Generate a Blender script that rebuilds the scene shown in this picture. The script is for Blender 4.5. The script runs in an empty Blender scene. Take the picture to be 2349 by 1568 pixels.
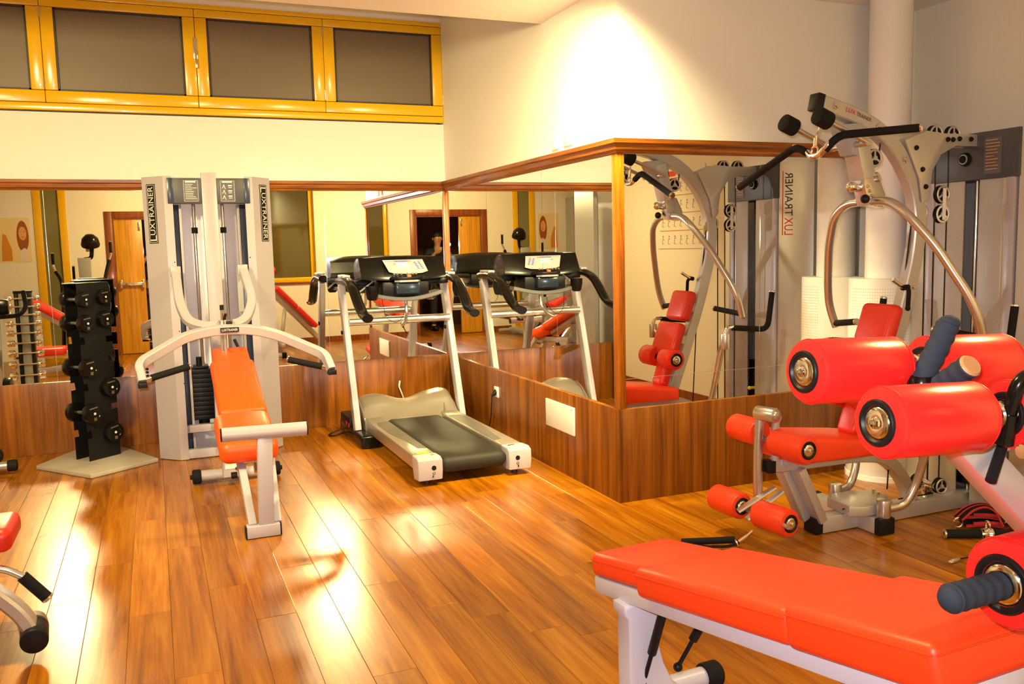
import bpy, bmesh, math, random
from mathutils import Vector, Matrix
random.seed(7)
V = Vector
PI = math.pi
SC = bpy.context.scene
COL = SC.collection

# ---------------------------------------------------------------- camera, world, lights, exposure
def cam_setup():
    f, yaw, pitch, roll, h = 1996.4, 0.3889, 0.1087, -0.0238, 1.45
    F = V((math.sin(yaw)*math.cos(pitch), math.cos(yaw)*math.cos(pitch), -math.sin(pitch)))
    R = V((math.cos(yaw), -math.sin(yaw), 0)); U = R.cross(F)
    c, s = math.cos(roll), math.sin(roll)
    R2 = R*c + U*s; U2 = U*c - R*s
    cd = bpy.data.cameras.new('camera'); cd.sensor_width = 36; cd.lens = 36*f/2349
    cd.clip_start = 0.02; cd.clip_end = 60
    o = bpy.data.objects.new('camera', cd); COL.objects.link(o)
    o.matrix_world = Matrix(((R2.x, U2.x, -F.x, 0), (R2.y, U2.y, -F.y, 0), (R2.z, U2.z, -F.z, h), (0, 0, 0, 1)))
    SC.camera = o
cam_setup()
w = bpy.data.worlds.new('night'); SC.world = w; w.use_nodes = True
w.node_tree.nodes['Background'].inputs[0].default_value = (0.004, 0.004, 0.006, 1)
w.node_tree.nodes['Background'].inputs[1].default_value = 1.0
SC.view_settings.view_transform = 'Standard'; SC.view_settings.look = 'None'
SC.view_settings.gamma = 1; SC.view_settings.use_curve_mapping = False
SC.view_settings.exposure = 0.0
try:
    SC.cycles.use_denoising = True; SC.cycles.max_bounces = 7; SC.cycles.glossy_bounces = 6; SC.cycles.use_adaptive_sampling = True; SC.cycles.adaptive_threshold = 0.06
    SC.cycles.diffuse_bounces = 3; SC.cycles.sample_clamp_indirect = 0.0; SC.cycles.caustics_reflective = True
    SC.cycles.blur_glossy = 0.0; SC.cycles.use_guiding = True
except Exception: pass

def area(name, loc, target, sx, sy, energy, col, spread=180, shape='RECTANGLE'):
    l = bpy.data.lights.new(name, 'AREA'); l.shape = shape; l.size = sx
    if shape in ('RECTANGLE', 'ELLIPSE'): l.size_y = sy
    l.energy = energy; l.color = col; l.spread = math.radians(spread)
    o = bpy.data.objects.new(name, l); COL.objects.link(o); o.location = loc
    o.rotation_euler = (V(target)-V(loc)).to_track_quat('-Z', 'Y').to_euler()
    return o
WARM = (1.0, 0.79, 0.37)
WARM2 = (1.0, 0.74, 0.28)
FLOOD_A, FLOOD_A_T = (1.90, 3.82, 2.71), (2.10, 5.4, 0.9)
FLOOD_B, FLOOD_B_T = (-1.00, 3.45, 2.62), (-0.8, 5.2, 0.9)
FILL_C, FILL_C_T = (3.30, 1.90, 2.60), (2.9, 0.6, 0.9)  # added fill lamp out of view, brightens and warms the rear wall
FILL_D, FILL_D_T = (0.55, 2.30, 2.60), (-0.1, 0.6, 1.0)  # second added fill, unseen, lifts the rear wall around the doorway
area('flood_light_corner', FLOOD_A, FLOOD_A_T, 0.28, 0.20, 82, WARM, 118)
area('flood_light_left', FLOOD_B, FLOOD_B_T, 0.34, 0.24, 125, WARM, 160)
area('added_fill_rear', FILL_C, FILL_C_T, 0.30, 0.20, 50, WARM2, 150)
area('added_fill_door', FILL_D, FILL_D_T, 0.30, 0.20, 42, WARM2, 150)
area('camera_flash', (-0.03, 0.03, 1.52), (1.2, 3.0, 1.1), 0.05, 0.03, 32, (1.0, 0.94, 0.95), 120)

# ---------------------------------------------------------------- materials
def lin(r, g, b):
    f = lambda c: (c/255/12.92) if c/255 <= .04045 else ((c/255+.055)/1.055)**2.4
    return (f(r), f(g), f(b), 1)
def mat(name, col, rough=.5, metal=0.0, spec=.5, coat=0.0, emit=None, es=0, bump=0, bscale=200, trans=0, var=0):
    m = bpy.data.materials.new(name); m.use_nodes = True
    nt = m.node_tree; b = nt.nodes['Principled BSDF']
    b.inputs['Base Color'].default_value = (col[0], col[1], col[2], 1)
    b.inputs['Roughness'].default_value = rough; b.inputs['Metallic'].default_value = metal
    b.inputs['Specular IOR Level'].default_value = spec; b.inputs['Coat Weight'].default_value = coat
    b.inputs['Transmission Weight'].default_value = trans
    if emit: b.inputs['Emission Color'].default_value = (*emit[:3], 1); b.inputs['Emission Strength'].default_value = es
    if bump or var:
        tc = nt.nodes.new('ShaderNodeTexCoord'); n = nt.nodes.new('ShaderNodeTexNoise')
        n.inputs['Scale'].default_value = bscale; n.inputs['Detail'].default_value = 3
        nt.links.new(tc.outputs['Object'], n.inputs['Vector'])
        if bump:
            bp = nt.nodes.new('ShaderNodeBump'); bp.inputs['Strength'].default_value = bump; bp.inputs['Distance'].default_value = .002
            nt.links.new(n.outputs[0], bp.inputs['Height']); nt.links.new(bp.outputs[0], b.inputs['Normal'])
        if var:
            mx = nt.nodes.new('ShaderNodeMix'); mx.data_type = 'RGBA'
            n2 = nt.nodes.new('ShaderNodeTexNoise'); n2.inputs['Scale'].default_value = 3; n2.inputs['Detail'].default_value = 4
            nt.links.new(tc.outputs['Object'], n2.inputs['Vector']); nt.links.new(n2.outputs[0], mx.inputs['Factor'])
            mx.inputs['A'].default_value = tuple(c*(1-var) for c in col[:3])+(1,)
            mx.inputs['B'].default_value = tuple(min(1, c*(1+var)) for c in col[:3])+(1,)
            nt.links.new(mx.outputs['Result'], b.inputs['Base Color'])
    return m
def wood(name, dark, mid, light, axis, rough=.3, gscale=22, along=1.1, coat=0.0, randomise=True, contrast=1.0, rvar=.5):
    """procedural wood whose grain runs along one object axis; every board gets its own offset and tone"""
    m = bpy.data.materials.new(name); m.use_nodes = True; nt = m.node_tree; N = nt.nodes.new; L = nt.links.new
    b = nt.nodes['Principled BSDF']; b.inputs['Roughness'].default_value = rough; b.inputs['Coat Weight'].default_value = coat
    tc = N('ShaderNodeTexCoord'); oi = N('ShaderNodeObjectInfo')
    add = N('ShaderNodeVectorMath'); add.operation = 'ADD'
    mul = N('ShaderNodeVectorMath'); mul.operation = 'SCALE'; mul.inputs[0].default_value = (37.1, 53.7, 11.3)
    L(oi.outputs['Random'], mul.inputs['Scale']); L(tc.outputs['Object'], add.inputs[0])
    if randomise: L(mul.outputs[0], add.inputs[1])
    mp = N('ShaderNodeMapping'); sc = [gscale]*3; sc[axis] = along
    mp.inputs['Scale'].default_value = sc; L(add.outputs[0], mp.inputs['Vector'])
    n1 = N('ShaderNodeTexNoise'); n1.inputs['Scale'].default_value = 1; n1.inputs['Detail'].default_value = 6; n1.inputs['Roughness'].default_value = .62; n1.inputs['Distortion'].default_value = .6
    L(mp.outputs[0], n1.inputs['Vector'])
    mp2 = N('ShaderNodeMapping'); sc2 = [gscale*7]*3; sc2[axis] = along*3
    mp2.inputs['Scale'].default_value = sc2; L(add.outputs[0], mp2.inputs['Vector'])
    n2 = N('ShaderNodeTexNoise'); n2.inputs['Scale'].default_value = 1; n2.inputs['Detail'].default_value = 3
    L(mp2.outputs[0], n2.inputs['Vector'])
    mx = N('ShaderNodeMath'); mx.operation = 'MULTIPLY_ADD'; mx.inputs[1].default_value = .3; L(n2.outputs[0], mx.inputs[0]); L(n1.outputs[0], mx.inputs[2])
    r = N('ShaderNodeValToRGB'); L(mx.outputs[0], r.inputs[0]); e = r.color_ramp.elements
    e[0].position = .65-.2*contrast; e[0].color = dark; e[1].position = .65+.17*contrast; e[1].color = light
    k = e.new(.65); k.color = mid
    hs = N('ShaderNodeHueSaturation'); L(r.outputs[0], hs.inputs['Color'])
    mr = N('ShaderNodeMapRange'); mr.inputs['To Min'].default_value = 1-rvar*.55; mr.inputs['To Max'].default_value = 1+rvar*.45
    L(oi.outputs['Random'], mr.inputs['Value'])
    if randomise: L(mr.outputs[0], hs.inputs['Value'])
    L(hs.outputs[0], b.inputs['Base Color'])
    bp = N('ShaderNodeBump'); bp.inputs['Strength'].default_value = .06; bp.inputs['Distance'].default_value = .001
    L(n2.outputs[0], bp.inputs['Height']); L(bp.outputs[0], b.inputs['Normal'])
    return m
M = {}
M['floor'] = wood('floor_laminate', lin(116, 62, 4), lin(160, 95, 9), lin(184, 121, 22), 1, rough=.25, gscale=15, along=.9, rvar=.42, contrast=1.15)
M['corr'] = mat('corridor_dark', lin(70, 38, 22), .6)
M['panel'] = wood('teak_panel', lin(78, 39, 5), lin(126, 70, 9), lin(154, 93, 18), 2, rough=.33, gscale=19, along=.8, randomise=False, contrast=1.15)
M['trimx'] = wood('teak_trim_x', lin(96, 46, 3), lin(140, 76, 7), lin(166, 98, 15), 0, rough=.3, gscale=40, along=2, randomise=False)
M['trimy'] = wood('teak_trim_y', lin(96, 46, 3), lin(140, 76, 7), lin(166, 98, 15), 1, rough=.3, gscale=40, along=2, randomise=False)
M['trimz'] = wood('teak_trim_z', lin(118, 58, 6), lin(166, 92, 14), lin(188, 112, 24), 2, rough=.3, gscale=40, along=2, randomise=False)
M['plaster'] = mat('white_plaster', (.82, .79, .72), .75, bump=.05, bscale=90)
M['ceil'] = mat('ceiling_paint', (.84, .81, .75), .8)
M['column'] = mat('column_paint', (.80, .77, .76), .5)
M['yellow'] = mat('yellow_lacquer_wood', lin(236, 184, 8), .22, coat=.25, var=.06)
M['gasket'] = mat('dark_gasket', (.03, .02, .01), .5)
M['frost'] = mat('night_frosted_glass', lin(114, 99, 80), .42, spec=.5, bump=.08, bscale=300)
M['mirror'] = mat('silvered_glass', (.90, .90, .86), 0.0, metal=1.0)
M['seam'] = mat('mirror_edge', (.75, .78, .76), .15, metal=.6)
M['powder'] = mat('pale_powder_coat', (.43, .395, .445), .32, bump=.03, bscale=900)
M['white_sheet'] = mat('white_rear_sheet', (.90, .88, .92), .25)
M['silver'] = mat('silver_paint', (.56, .545, .53), .33, metal=.55, bump=.03, bscale=900)
M['gold_silver'] = mat('warm_silver_plastic', (.46, .42, .35), .36, metal=.75)
M['chrome'] = mat('chrome', (.80, .78, .75), .12, metal=1.0)
M['satin'] = mat('satin_steel', (.62, .60, .58), .28, metal=.9)
M['black'] = mat('black_paint', (.006, .006, .007), .42, spec=.25)
M['rubber'] = mat('black_foam_rubber', (.008, .0075, .008), .75, spec=.2, bump=.25, bscale=500)
M['bluefoam'] = mat('blue_grey_foam', (.022, .031, .050), .75, spec=.25, bump=.3, bscale=500)
M['gloss'] = mat('gloss_black', (.005, .0045, .004), .2, spec=.28)
M['header'] = mat('slate_header', (.055, .060, .075), .45)
M['bluedark'] = mat('dark_blue_acrylic', (.03, .045, .085), .25)
M['greysheet'] = mat('grey_acrylic', (.42, .39, .36), .4)
M['placard'] = mat('placard', (.10, .10, .11), .5)
M['ink'] = mat('white_ink', (.72, .70, .66), .5)
M['redink'] = mat('red_ink', (.65, .02, .02), .5)
M['blackink'] = mat('black_ink', (.015, .015, .015), .5)
M['orange'] = mat('orange_vinyl', (.90, .085, .004), .42, bump=.12, bscale=350)
M['red'] = mat('red_vinyl', (.74, .026, .010), .36, bump=.10, bscale=350)
M['redgl'] = mat('glossy_red_vinyl', (.72, .018, .016), .30, bump=.10, bscale=60)
M['redor'] = mat('red_orange_vinyl', (.84, .050, .008), .40, bump=.12, bscale=350)
M['belt'] = mat('treadmill_belt', (.020, .018, .013), .6, spec=.3, bump=.2, bscale=700)
M['inset'] = mat('grip_inset', (.10, .09, .075), .6, bump=.3, bscale=900)
M['screen'] = mat('console_overlay', (.46, .43, .44), .35)
M['violet'] = mat('violet_print', (.12, .10, .45), .5)
M['orangekey'] = mat('orange_key', (.85, .14, .01), .4)
M['yellowst'] = mat('yellow_sticker', (.85, .70, .03), .5)
M['blackglass'] = mat('blue_black_panel', (.015, .03, .05), .2)
M['white'] = mat('white_plastic', (.84, .82, .78), .4)
M['greybase'] = mat('grey_stone_base', (.40, .36, .31), .45, var=.08)
M['greymetal'] = mat('grey_paint', (.36, .37, .38), .4)
M['doorleaf'] = wood('door_leaf', lin(176, 118, 16), lin(198, 138, 24), lin(208, 148, 32), 2, rough=.35, gscale=30, along=1.2, randomise=False, contrast=.6)
M['casing'] = wood('door_casing', lin(96, 44, 12), lin(130, 64, 20), lin(150, 80, 28), 2, rough=.35, gscale=30, along=1.2, randomise=False)
M['paper'] = mat('paper', (.80, .77, .72), .6)
M['skin'] = mat('skin', (.48, .27, .18), .5)
M['cloth'] = mat('dark_cloth', (.02, .022, .03), .8)
M['hair'] = mat('dark_hair', (.015, .010, .007), .6)
M['strapred'] = mat('red_webbing', (.55, .02, .02), .7)
M['lens'] = mat('lamp_glass', (.9, .85, .7), .3, emit=(1.0, .78, .45), es=6)
M['tanleather'] = mat('tan_end_cap', (.50, .24, .10), .5)
M['greencurtain'] = mat('green_grey_glass', lin(120, 116, 70), .12, spec=.6)

# ---------------------------------------------------------------- mesh helpers
def ortho(d, ref=None):
    d = d.normalized()
    r = V(ref) if ref is not None else (V((0, 0, 1)) if abs(d.z) < .95 else V((1, 0, 0)))
    a = r - d*r.dot(d)
    if a.length < 1e-6: a = V((1, 0, 0)) - d*d.x
    a.normalize(); return a, d.cross(a)
def fillet(pts, rad, n=6):
    pts = [V(p) for p in pts]
    if not rad: return pts
    out = [pts[0]]
    for i in range(1, len(pts)-1):
        p = pts[i]; a = pts[i-1]-p; b = pts[i+1]-p
        r = min(rad, a.length*.48, b.length*.48)
        p0 = p + a.normalized()*r; p1 = p + b.normalized()*r
        for k in range(n+1):
            t = k/n; out.append(p0*(1-t)**2 + p*2*t*(1-t) + p1*t*t)
    out.append(pts[-1]); return out
class MB:
    def __init__(s): s.bm = bmesh.new()
    def _bev(s, geo_edges, r, seg):
        bmesh.ops.bevel(s.bm, geom=geo_edges, offset=r, offset_type='OFFSET', segments=seg, profile=.5, affect='EDGES', clamp_overlap=True)
    def obox(s, c, ax, ay, az, hx, hy, hz, bev=0, seg=2):
        c = V(c); vs = [s.bm.verts.new(c + ax*(hx*i) + ay*(hy*j) + az*(hz*k)) for i in (-1, 1) for j in (-1, 1) for k in (-1, 1)]
        fs = [(0, 1, 3, 2), (4, 6, 7, 5), (0, 4, 5, 1), (2, 3, 7, 6), (0, 2, 6, 4), (1, 5, 7, 3)]
        faces = [s.bm.faces.new([vs[i] for i in f]) for f in fs]
        bmesh.ops.recalc_face_normals(s.bm, faces=faces)
        if bev: s._bev(list({e for f in faces for e in f.edges}), bev, seg)
        return s
    def box(s, a, b, bev=0, seg=2):
        a, b = V(a), V(b); c = (a+b)/2; h = (b-a)/2
        return s.obox(c, V((1, 0, 0)), V((0, 1, 0)), V((0, 0, 1)), abs(h.x), abs(h.y), abs(h.z), bev, seg)
    def beam(s, p0, p1, w, h, up=(0, 0, 1), bev=.004, seg=2):
        """bar from p0 to p1, h thick along up, w across"""
        p0, p1 = V(p0), V(p1); d = p1-p0; a, b = ortho(d, up)
        return s.obox((p0+p1)/2, d.normalized(), b, a, d.length/2, w/2, h/2, bev, seg)
    def sweep(s, pts, prof, ref=None, caps=True, scales=None):
        pts = [V(p) for p in pts]; n = len(pts); rings = []; a = None
        for i, p in enumerate(pts):
            t = (pts[min(i+1, n-1)]-pts[max(i-1, 0)]).normalized()
            if ref is not None: a, b = ortho(t, ref)
            else:
                if a is None: a, b = ortho(t)
                else:
                    a = a - t*a.dot(t); a.normalize(); b = t.cross(a)
            k = scales[i] if scales else 1
            rings.append([s.bm.verts.new(p + (b*u + a*v)*k) for u, v in prof])
        m = len(prof); fs = []
        for i in range(n-1):
            for j in range(m):
                fs.append(s.bm.faces.new((rings[i][j], rings[i][(j+1) % m], rings[i+1][(j+1) % m], rings[i+1][j])))
        if caps:
            fs.append(s.bm.faces.new(rings[0][::-1])); fs.append(s.bm.faces.new(rings[-1]))
        bmesh.ops.recalc_face_normals(s.bm, faces=fs)
        return s
    def tube(s, pts, r, seg=14, fil=0, n=6, scales=None):
        return s.sweep(fillet(pts, fil, n), [(r*math.cos(2*PI*k/seg), r*math.sin(2*PI*k/seg)) for k in range(seg)], scales=scales)
    def rtube(s, pts, w, h, fil=0, up=(0, 0, 1), c=.006, n=6):
        u, v = w/2, h/2
        pr = [(-u+c, -v), (u-c, -v), (u, -v+c), (u, v-c), (u-c, v), (-u+c, v), (-u, v-c), (-u, -v+c)]
        return s.sweep(fillet(pts, fil, n), pr, ref=up)
    def cyl(s, p0, p1, r, r2=None, seg=20, bev=0):
        p0, p1 = V(p0), V(p1); d = p1-p0; L = d.length; r2 = r if r2 is None else r2
        if bev: return s.lathe([(0, 0), (r-bev, 0), (r-bev*.3, bev*.3), (r, bev), (r2, L-bev), (r2-bev*.3, L-bev*.3), (r2-bev, L), (0, L)], p0, d, seg)
        return s.lathe([(0, 0), (r, 0), (r2, L), (0, L)], p0, d, seg)
    def lathe(s, prof, o, axis, seg=24):
        o = V(o); d = V(axis).normalized(); a, b = ortho(d); rings = []; fs = []
        for r, t in prof:
            if r < 1e-6: rings.append([s.bm.verts.new(o + d*t)])
            else: rings.append([s.bm.verts.new(o + d*t + (a*math.cos(2*PI*k/seg) + b*math.sin(2*PI*k/seg))*r) for k in range(seg)])
        for A, B in zip(rings, rings[1:]):
            for k in range(seg):
                k2 = (k+1) % seg
                if len(A) == 1 and len(B) == 1: continue
                if len(A) == 1: fs.append(s.bm.faces.new((A[0], B[k], B[k2])))
                elif len(B) == 1: fs.append(s.bm.faces.new((A[k], B[0], A[k2])))
                else: fs.append(s.bm.faces.new((A[k], B[k], B[k2], A[k2])))
        bmesh.ops.recalc_face_normals(s.bm, faces=fs)
        return s
    def prism(s, poly, o, ux, uy, depth, bev=0, seg=2):
        """polygon (u,v) in the plane of ux,uy at o, thickened by depth along ux x uy"""
        o, ux, uy = V(o), V(ux).normalized(), V(uy).normalized(); n = ux.cross(uy)
        A = [s.bm.verts.new(o + ux*u + uy*v) for u, v in poly]; B = [s.bm.verts.new(o + ux*u + uy*v + n*depth) for u, v in poly]
        k = len(poly); fs = [s.bm.faces.new(A[::-1]), s.bm.faces.new(B)]
        for i in range(k): fs.append(s.bm.faces.new((A[i], A[(i+1) % k], B[(i+1) % k], B[i])))
        bmesh.ops.recalc_face_normals(s.bm, faces=fs)
        if bev: s._bev(list({e for f in fs[:2] for e in f.edges}), bev, seg)
        return s
    def sph(s, c, r, seg=16, sc=(1, 1, 1)):
        m = Matrix.Translation(V(c)) @ Matrix.Diagonal((*sc, 1))
        bmesh.ops.create_uvsphere(s.bm, u_segments=seg, v_segments=seg//2+2, radius=r, matrix=m); return s
    def torus(s, c, axis, R, r, seg=20, ms=8, a0=0, a1=2*PI):
        a, b = ortho(V(axis)); full = abs(a1-a0-2*PI) < 1e-4
        pts = [V(c) + (a*math.cos(t) + b*math.sin(t))*R for t in [a0+(a1-a0)*k/seg for k in range(seg+1)]]
        return s.tube(pts, r, ms)

ROOTLOC = {}
def origin(o):
    while o is not None:
        if o.name in ROOTLOC: return ROOTLOC[o.name]
        o = o.parent
    return V((0, 0, 0))
def finish(mb, name, m, parent=None, loc=(0, 0, 0), smooth=40):
    me = bpy.data.meshes.new(name); off = origin(parent) if parent is not None else V(loc)
    if off.length: bmesh.ops.translate(mb.bm, verts=mb.bm.verts, vec=-off)
    mb.bm.to_mesh(me); mb.bm.free()
    me.materials.append(M[m] if isinstance(m, str) else m)
    if smooth:
        me.polygons.foreach_set('use_smooth', [True]*len(me.polygons)); me.set_sharp_from_angle(angle=math.radians(smooth))
    o = bpy.data.objects.new(name, me); COL.objects.link(o)
    if parent is not None: o.parent = parent
    else: o.location = off; ROOTLOC[o.name] = off
    return o
TINY = {'bolt', 'screw', 'placard_print', 'placard_frame', 'plaque_border', 'head_marking', 'rubber_button', 'button', 'contact', 'screen_print', 'rail_print', 'locking_pin', 'piping', 'cap_symbol'}
def part(mb, name, m, parent, label=None, smooth=40):
    o = finish(mb, name, m, parent, smooth=smooth)
    if name in TINY: o['kind'] = 'stuff'
    if label: o['label'] = label
    return o
def tag(o, label=None, cat=None, group=None, kind=None):
    if label: o['label'] = label
    if cat: o['category'] = cat
    if group: o['group'] = group
    if kind: o['kind'] = kind
    return o
def thing(name, label, cat, loc, group=None):
    o = bpy.data.objects.new(name, None); o.empty_display_size = .1; COL.objects.link(o); o.location = loc
    ROOTLOC[o.name] = V(loc); return tag(o, label, cat, group)
def single(mb, name, m, label, cat, loc=(0, 0, 0), group=None, smooth=40):
    return tag(finish(mb, name, m, None, loc, smooth), label, cat, group)
def struct(mb, name, m, smooth=40): return tag(finish(mb, name, m, None, (0, 0, 0), smooth), kind='structure')
def cp(o, parent=None, loc=None):
    c = o.copy(); COL.objects.link(c)
    if parent is not None: c.parent = parent
    if loc is not None: c.location = loc
    return c
def text(s, name, center, tr, tu, length, height, m, parent, ext=.0006):
    """flat lettering: tr reading direction, tu letter-up direction, scaled to length x height"""
    cu = bpy.data.curves.new(name, 'FONT'); cu.body = s; cu.size = 1; cu.align_x = 'LEFT'
    t = bpy.data.objects.new(name, cu); COL.objects.link(t)
    dg = bpy.context.evaluated_depsgraph_get(); me = bpy.data.meshes.new_from_object(t.evaluated_get(dg))
    bpy.data.objects.remove(t); bpy.data.curves.remove(cu)
    xs = [v.co.x for v in me.vertices]; ys = [v.co.y for v in me.vertices]
    x0, x1, y0, y1 = min(xs), max(xs), min(ys), max(ys); tr, tu = V(tr).normalized(), V(tu).normalized(); tn = tr.cross(tu)
    off = V(center) - origin(parent) + tn*ext
    for v in me.vertices:
        u = ((v.co.x-x0)/(x1-x0)-.5)*length; q = ((v.co.y-y0)/(y1-y0)-.5)*height
        v.co = off + tr*u + tu*q
    me.materials.clear(); me.materials.append(M[m])
    o = bpy.data.objects.new(name, me); COL.objects.link(o); o.parent = parent
    return o
def sthing(name, loc):
    o = bpy.data.objects.new(name, None); COL.objects.link(o); o.location = loc; ROOTLOC[o.name] = V(loc); o['kind'] = 'structure'
    return o
X, Y, Z = V((1, 0, 0)), V((0, 1, 0)), V((0, 0, 1))

# ---------------------------------------------------------------- room
XL, XS, XR = -3.0, 2.376, 4.5
YR, YF, YB = 0.40, 4.22, 7.229
ZT, ZTB, ZM = 2.017, 1.940, 0.533
ZC, ZC2, YE = 2.85, 3.42, 5.19

def floor_planks():
    fl = struct(MB().box((XL-.1, -1.5, -.05), (XR+.1, YB+.1, -.006)), 'floor', 'gasket', smooth=0)
    wd, gap = .157, .0011; i = 0; xx = XL
    while xx < XR-.01:
        x1 = min(xx+wd, XR); yy = (-1.5 if x1 > -.6 and xx < .7 else YR) - random.random()*1.3
        y_end = YB if xx < XS else YF
        y_min = -1.5 if (x1 > -.6 and xx < .7) else YR
        while yy < y_end-.01:
            L = 1.25+random.random()*.25; a, b = max(yy, y_min), min(yy+L, y_end)
            if b-a > .03:
                bm = MB(); z = -random.random()*.0005; c = .0013
                for (p, q) in (((xx+gap/2, a+gap/2), (x1-gap/2, b-gap/2)),):
                    vb = [bm.bm.verts.new((u, v, -.006)) for u, v in ((p[0], p[1]), (q[0], p[1]), (q[0], q[1]), (p[0], q[1]))]
                    vm = [bm.bm.verts.new((u, v, z-.0006)) for u, v in ((p[0], p[1]), (q[0], p[1]), (q[0], q[1]), (p[0], q[1]))]
                    vt = [bm.bm.verts.new((u, v, z)) for u, v in ((p[0]+c, p[1]+c), (q[0]-c, p[1]+c), (q[0]-c, q[1]-c), (p[0]+c, q[1]-c))]
                    bm.bm.faces.new(vt)
                    for k in range(4):
                        k2 = (k+1) % 4
                        bm.bm.faces.new((vb[k], vb[k2], vm[k2], vm[k])); bm.bm.faces.new((vm[k], vm[k2], vt[k2], vt[k]))
                part(bm, 'plank', 'floor', fl, smooth=0)
            yy += L
        xx = x1
floor_planks()
# back wall with the high strip of windows
bw = MB().box((XL, YB, 0), (XS+.02, YB+.2, 2.50)).box((XL, YB, 3.335), (XS+.02, YB+.2, ZC2)).box((XL, YB+.19, 2.5), (XS, YB+.2, 3.335))
struct(bw, 'wall_back', 'plaster', 0)
blk = MB().box((XS, YF, 0), (XR+.02, YF+.12, ZC)).box((XS, YF+.12, 0), (XS+.12, YB+.1, ZC2))
struct(blk, 'wall_alcove', 'plaster', 0)
struct(MB().box((XR, YR-.15, 0), (XR+.15, YF+.02, ZC)), 'wall_right', 'plaster', 0)
struct(MB().box((XL-.15, YR-.15, 0), (XL, YB+.2, ZC2)), 'wall_left', 'plaster', 0)
# rear wall, pierced by the doorway, the deep window and the narrow glass door
DX0, DX1, DH = -.50, .66, 2.0
WX0, WX1, WZ0, WZ1 = 1.12, 2.42, .98, 2.55
GX0, GX1, GH = -1.50, -1.08, 2.75
rw = MB()
for a, b, z0, z1 in ((XL, GX0, 0, ZC), (GX0, GX1, GH, ZC), (GX1, DX0, 0, ZC), (DX0, DX1, DH, ZC), (DX1, WX0, 0, ZC), (WX0, WX1, 0, WZ0), (WX0, WX1, WZ1, ZC), (WX1, XR, 0, ZC)):
    rw.box((a, YR-.15, z0), (b, YR, z1))
struct(rw, 'wall_rear', 'plaster', 0)
struct(MB().box((-1.0, -1.5, 0), (1.4, -1.4, 2.6)).box((-1.0, -1.4, 0), (-.9, YR-.15, 2.6)).box((1.3, -1.4, 0), (1.4, YR-.15, 2.6)), 'wall_corridor', 'corr', 0)
ce = MB().box((XL, -1.5, ZC), (XS+.12, YE, ZC2+.1)).box((XS+.12, -1.5, ZC), (XR+.15, YF+.12, ZC+.1))
struct(ce, 'ceiling', 'ceil', 0)
struct(MB().box((XL, YE, ZC2), (XS+.12, YB+.2, ZC2+.1)), 'ceiling_recess', 'ceil', 0)
struct(MB().box((DX1+.1, YR, 0), (WX0+2.5, YR+.012, .09)).box((WX0+2.4, YR, 0), (XR, YR+.012, .09)), 'baseboard_rear', 'casing', 0)
struct(MB().box((XR-.012, YR, 0), (XR, YF-.3, .09)), 'baseboard_right', 'casing', 0)
struct(MB().box((XL, YR, 0), (XL+.012, YB-.1, .09)), 'baseboard_left', 'casing', 0)
struct(MB().box((GX1+.07, YR, 0), (DX0-.1, YR+.012, .09)), 'baseboard_rear_short', 'casing', 0)

# teak wainscot below the mirrors
WT = .022
struct(MB().box((XL, YB-WT, 0), (XS-WT, YB, ZM), .003), 'trim_1', 'panel')
struct(MB().box((XS-WT, YF-WT, 0), (XS, YB, ZM), .003), 'trim_2', 'panel')
struct(MB().box((XS, YF-WT, 0), (4.08, YF, ZM), .003), 'trim_3', 'panel')
# crown moulding above the mirrors, mitred round the corners
PROF = [(0, ZTB), (.018, ZTB), (.022, ZTB+.012), (.034, ZTB+.020), (.038, ZTB+.046), (.050, ZTB+.054), (.052, ZT), (0, ZT)]
def crown(name, m, rings):
    mb = MB(); vs = [[mb.bm.verts.new(f(d, z)) for d, z in PROF] for f in rings]; k = len(PROF); fs = []
    for i in range(k): fs.append(mb.bm.faces.new((vs[0][i], vs[0][(i+1) % k], vs[1][(i+1) % k], vs[1][i])))
    fs.append(mb.bm.faces.new(vs[0])); fs.append(mb.bm.faces.new(vs[1][::-1])); bmesh.ops.recalc_face_normals(mb.bm, faces=fs)
    return struct(mb, name, m, 25)
crown('trim_4', 'trimx', [lambda d, z: (XL, YB-d, z), lambda d, z: (XS-d, YB-d, z)])
crown('trim_5', 'trimy', [lambda d, z: (XS-d, YB-d, z), lambda d, z: (XS-d, YF-d, z)])
crown('trim_6', 'trimx', [lambda d, z: (XS-d, YF-d, z), lambda d, z: (4.10, YF-d, z)])
struct(MB().box((XS-.030, YB-.030, ZM), (XS, YB, ZTB), .003), 'trim_7', 'trimz')
struct(MB().box((XS-.016, YF-.016, ZM), (XS+.030, YF+.045, ZTB), .004), 'trim_8', 'trimz')
def mirror(name, label, loc, panes, axis):
    """panes: (u0,u1,z0,z1) on a wall; axis 'x' back/front wall (plane Y), 'y' side wall (plane X)"""
    t = thing(name, label, 'mirror', loc)
    bk = MB()
    for u0, u1, z0, z1 in panes:
        g = .0012; mb = MB()
        if axis == 'x': mb.box((u0+g, loc[1]-.006, z0+g), (u1-g, loc[1]-.002, z1-g)); bk.box((u0, loc[1]-.002, z0), (u1, loc[1], z1))
        else: mb.box((loc[0]-.006, u0+g, z0+g), (loc[0]-.002, u1-g, z1-g)); bk.box((loc[0]-.002, u0, z0), (loc[0], u1, z1))
        part(mb, 'mirror_pane', 'mirror', t, smooth=0)
    part(bk, 'mirror_backing', 'seam', t, smooth=0)
mirror('wall_mirror', 'wide wall mirror behind the dumbbell rack and treadmill, under the high windows', (0, YB, ZM), [(XL, -.70, ZM, ZTB+.01), (-.70, .30, ZM, ZTB+.01), (.30, 1.326, ZM, ZTB+.01), (1.326, XS-.02, ZM, ZTB+.01)], 'x')
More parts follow.
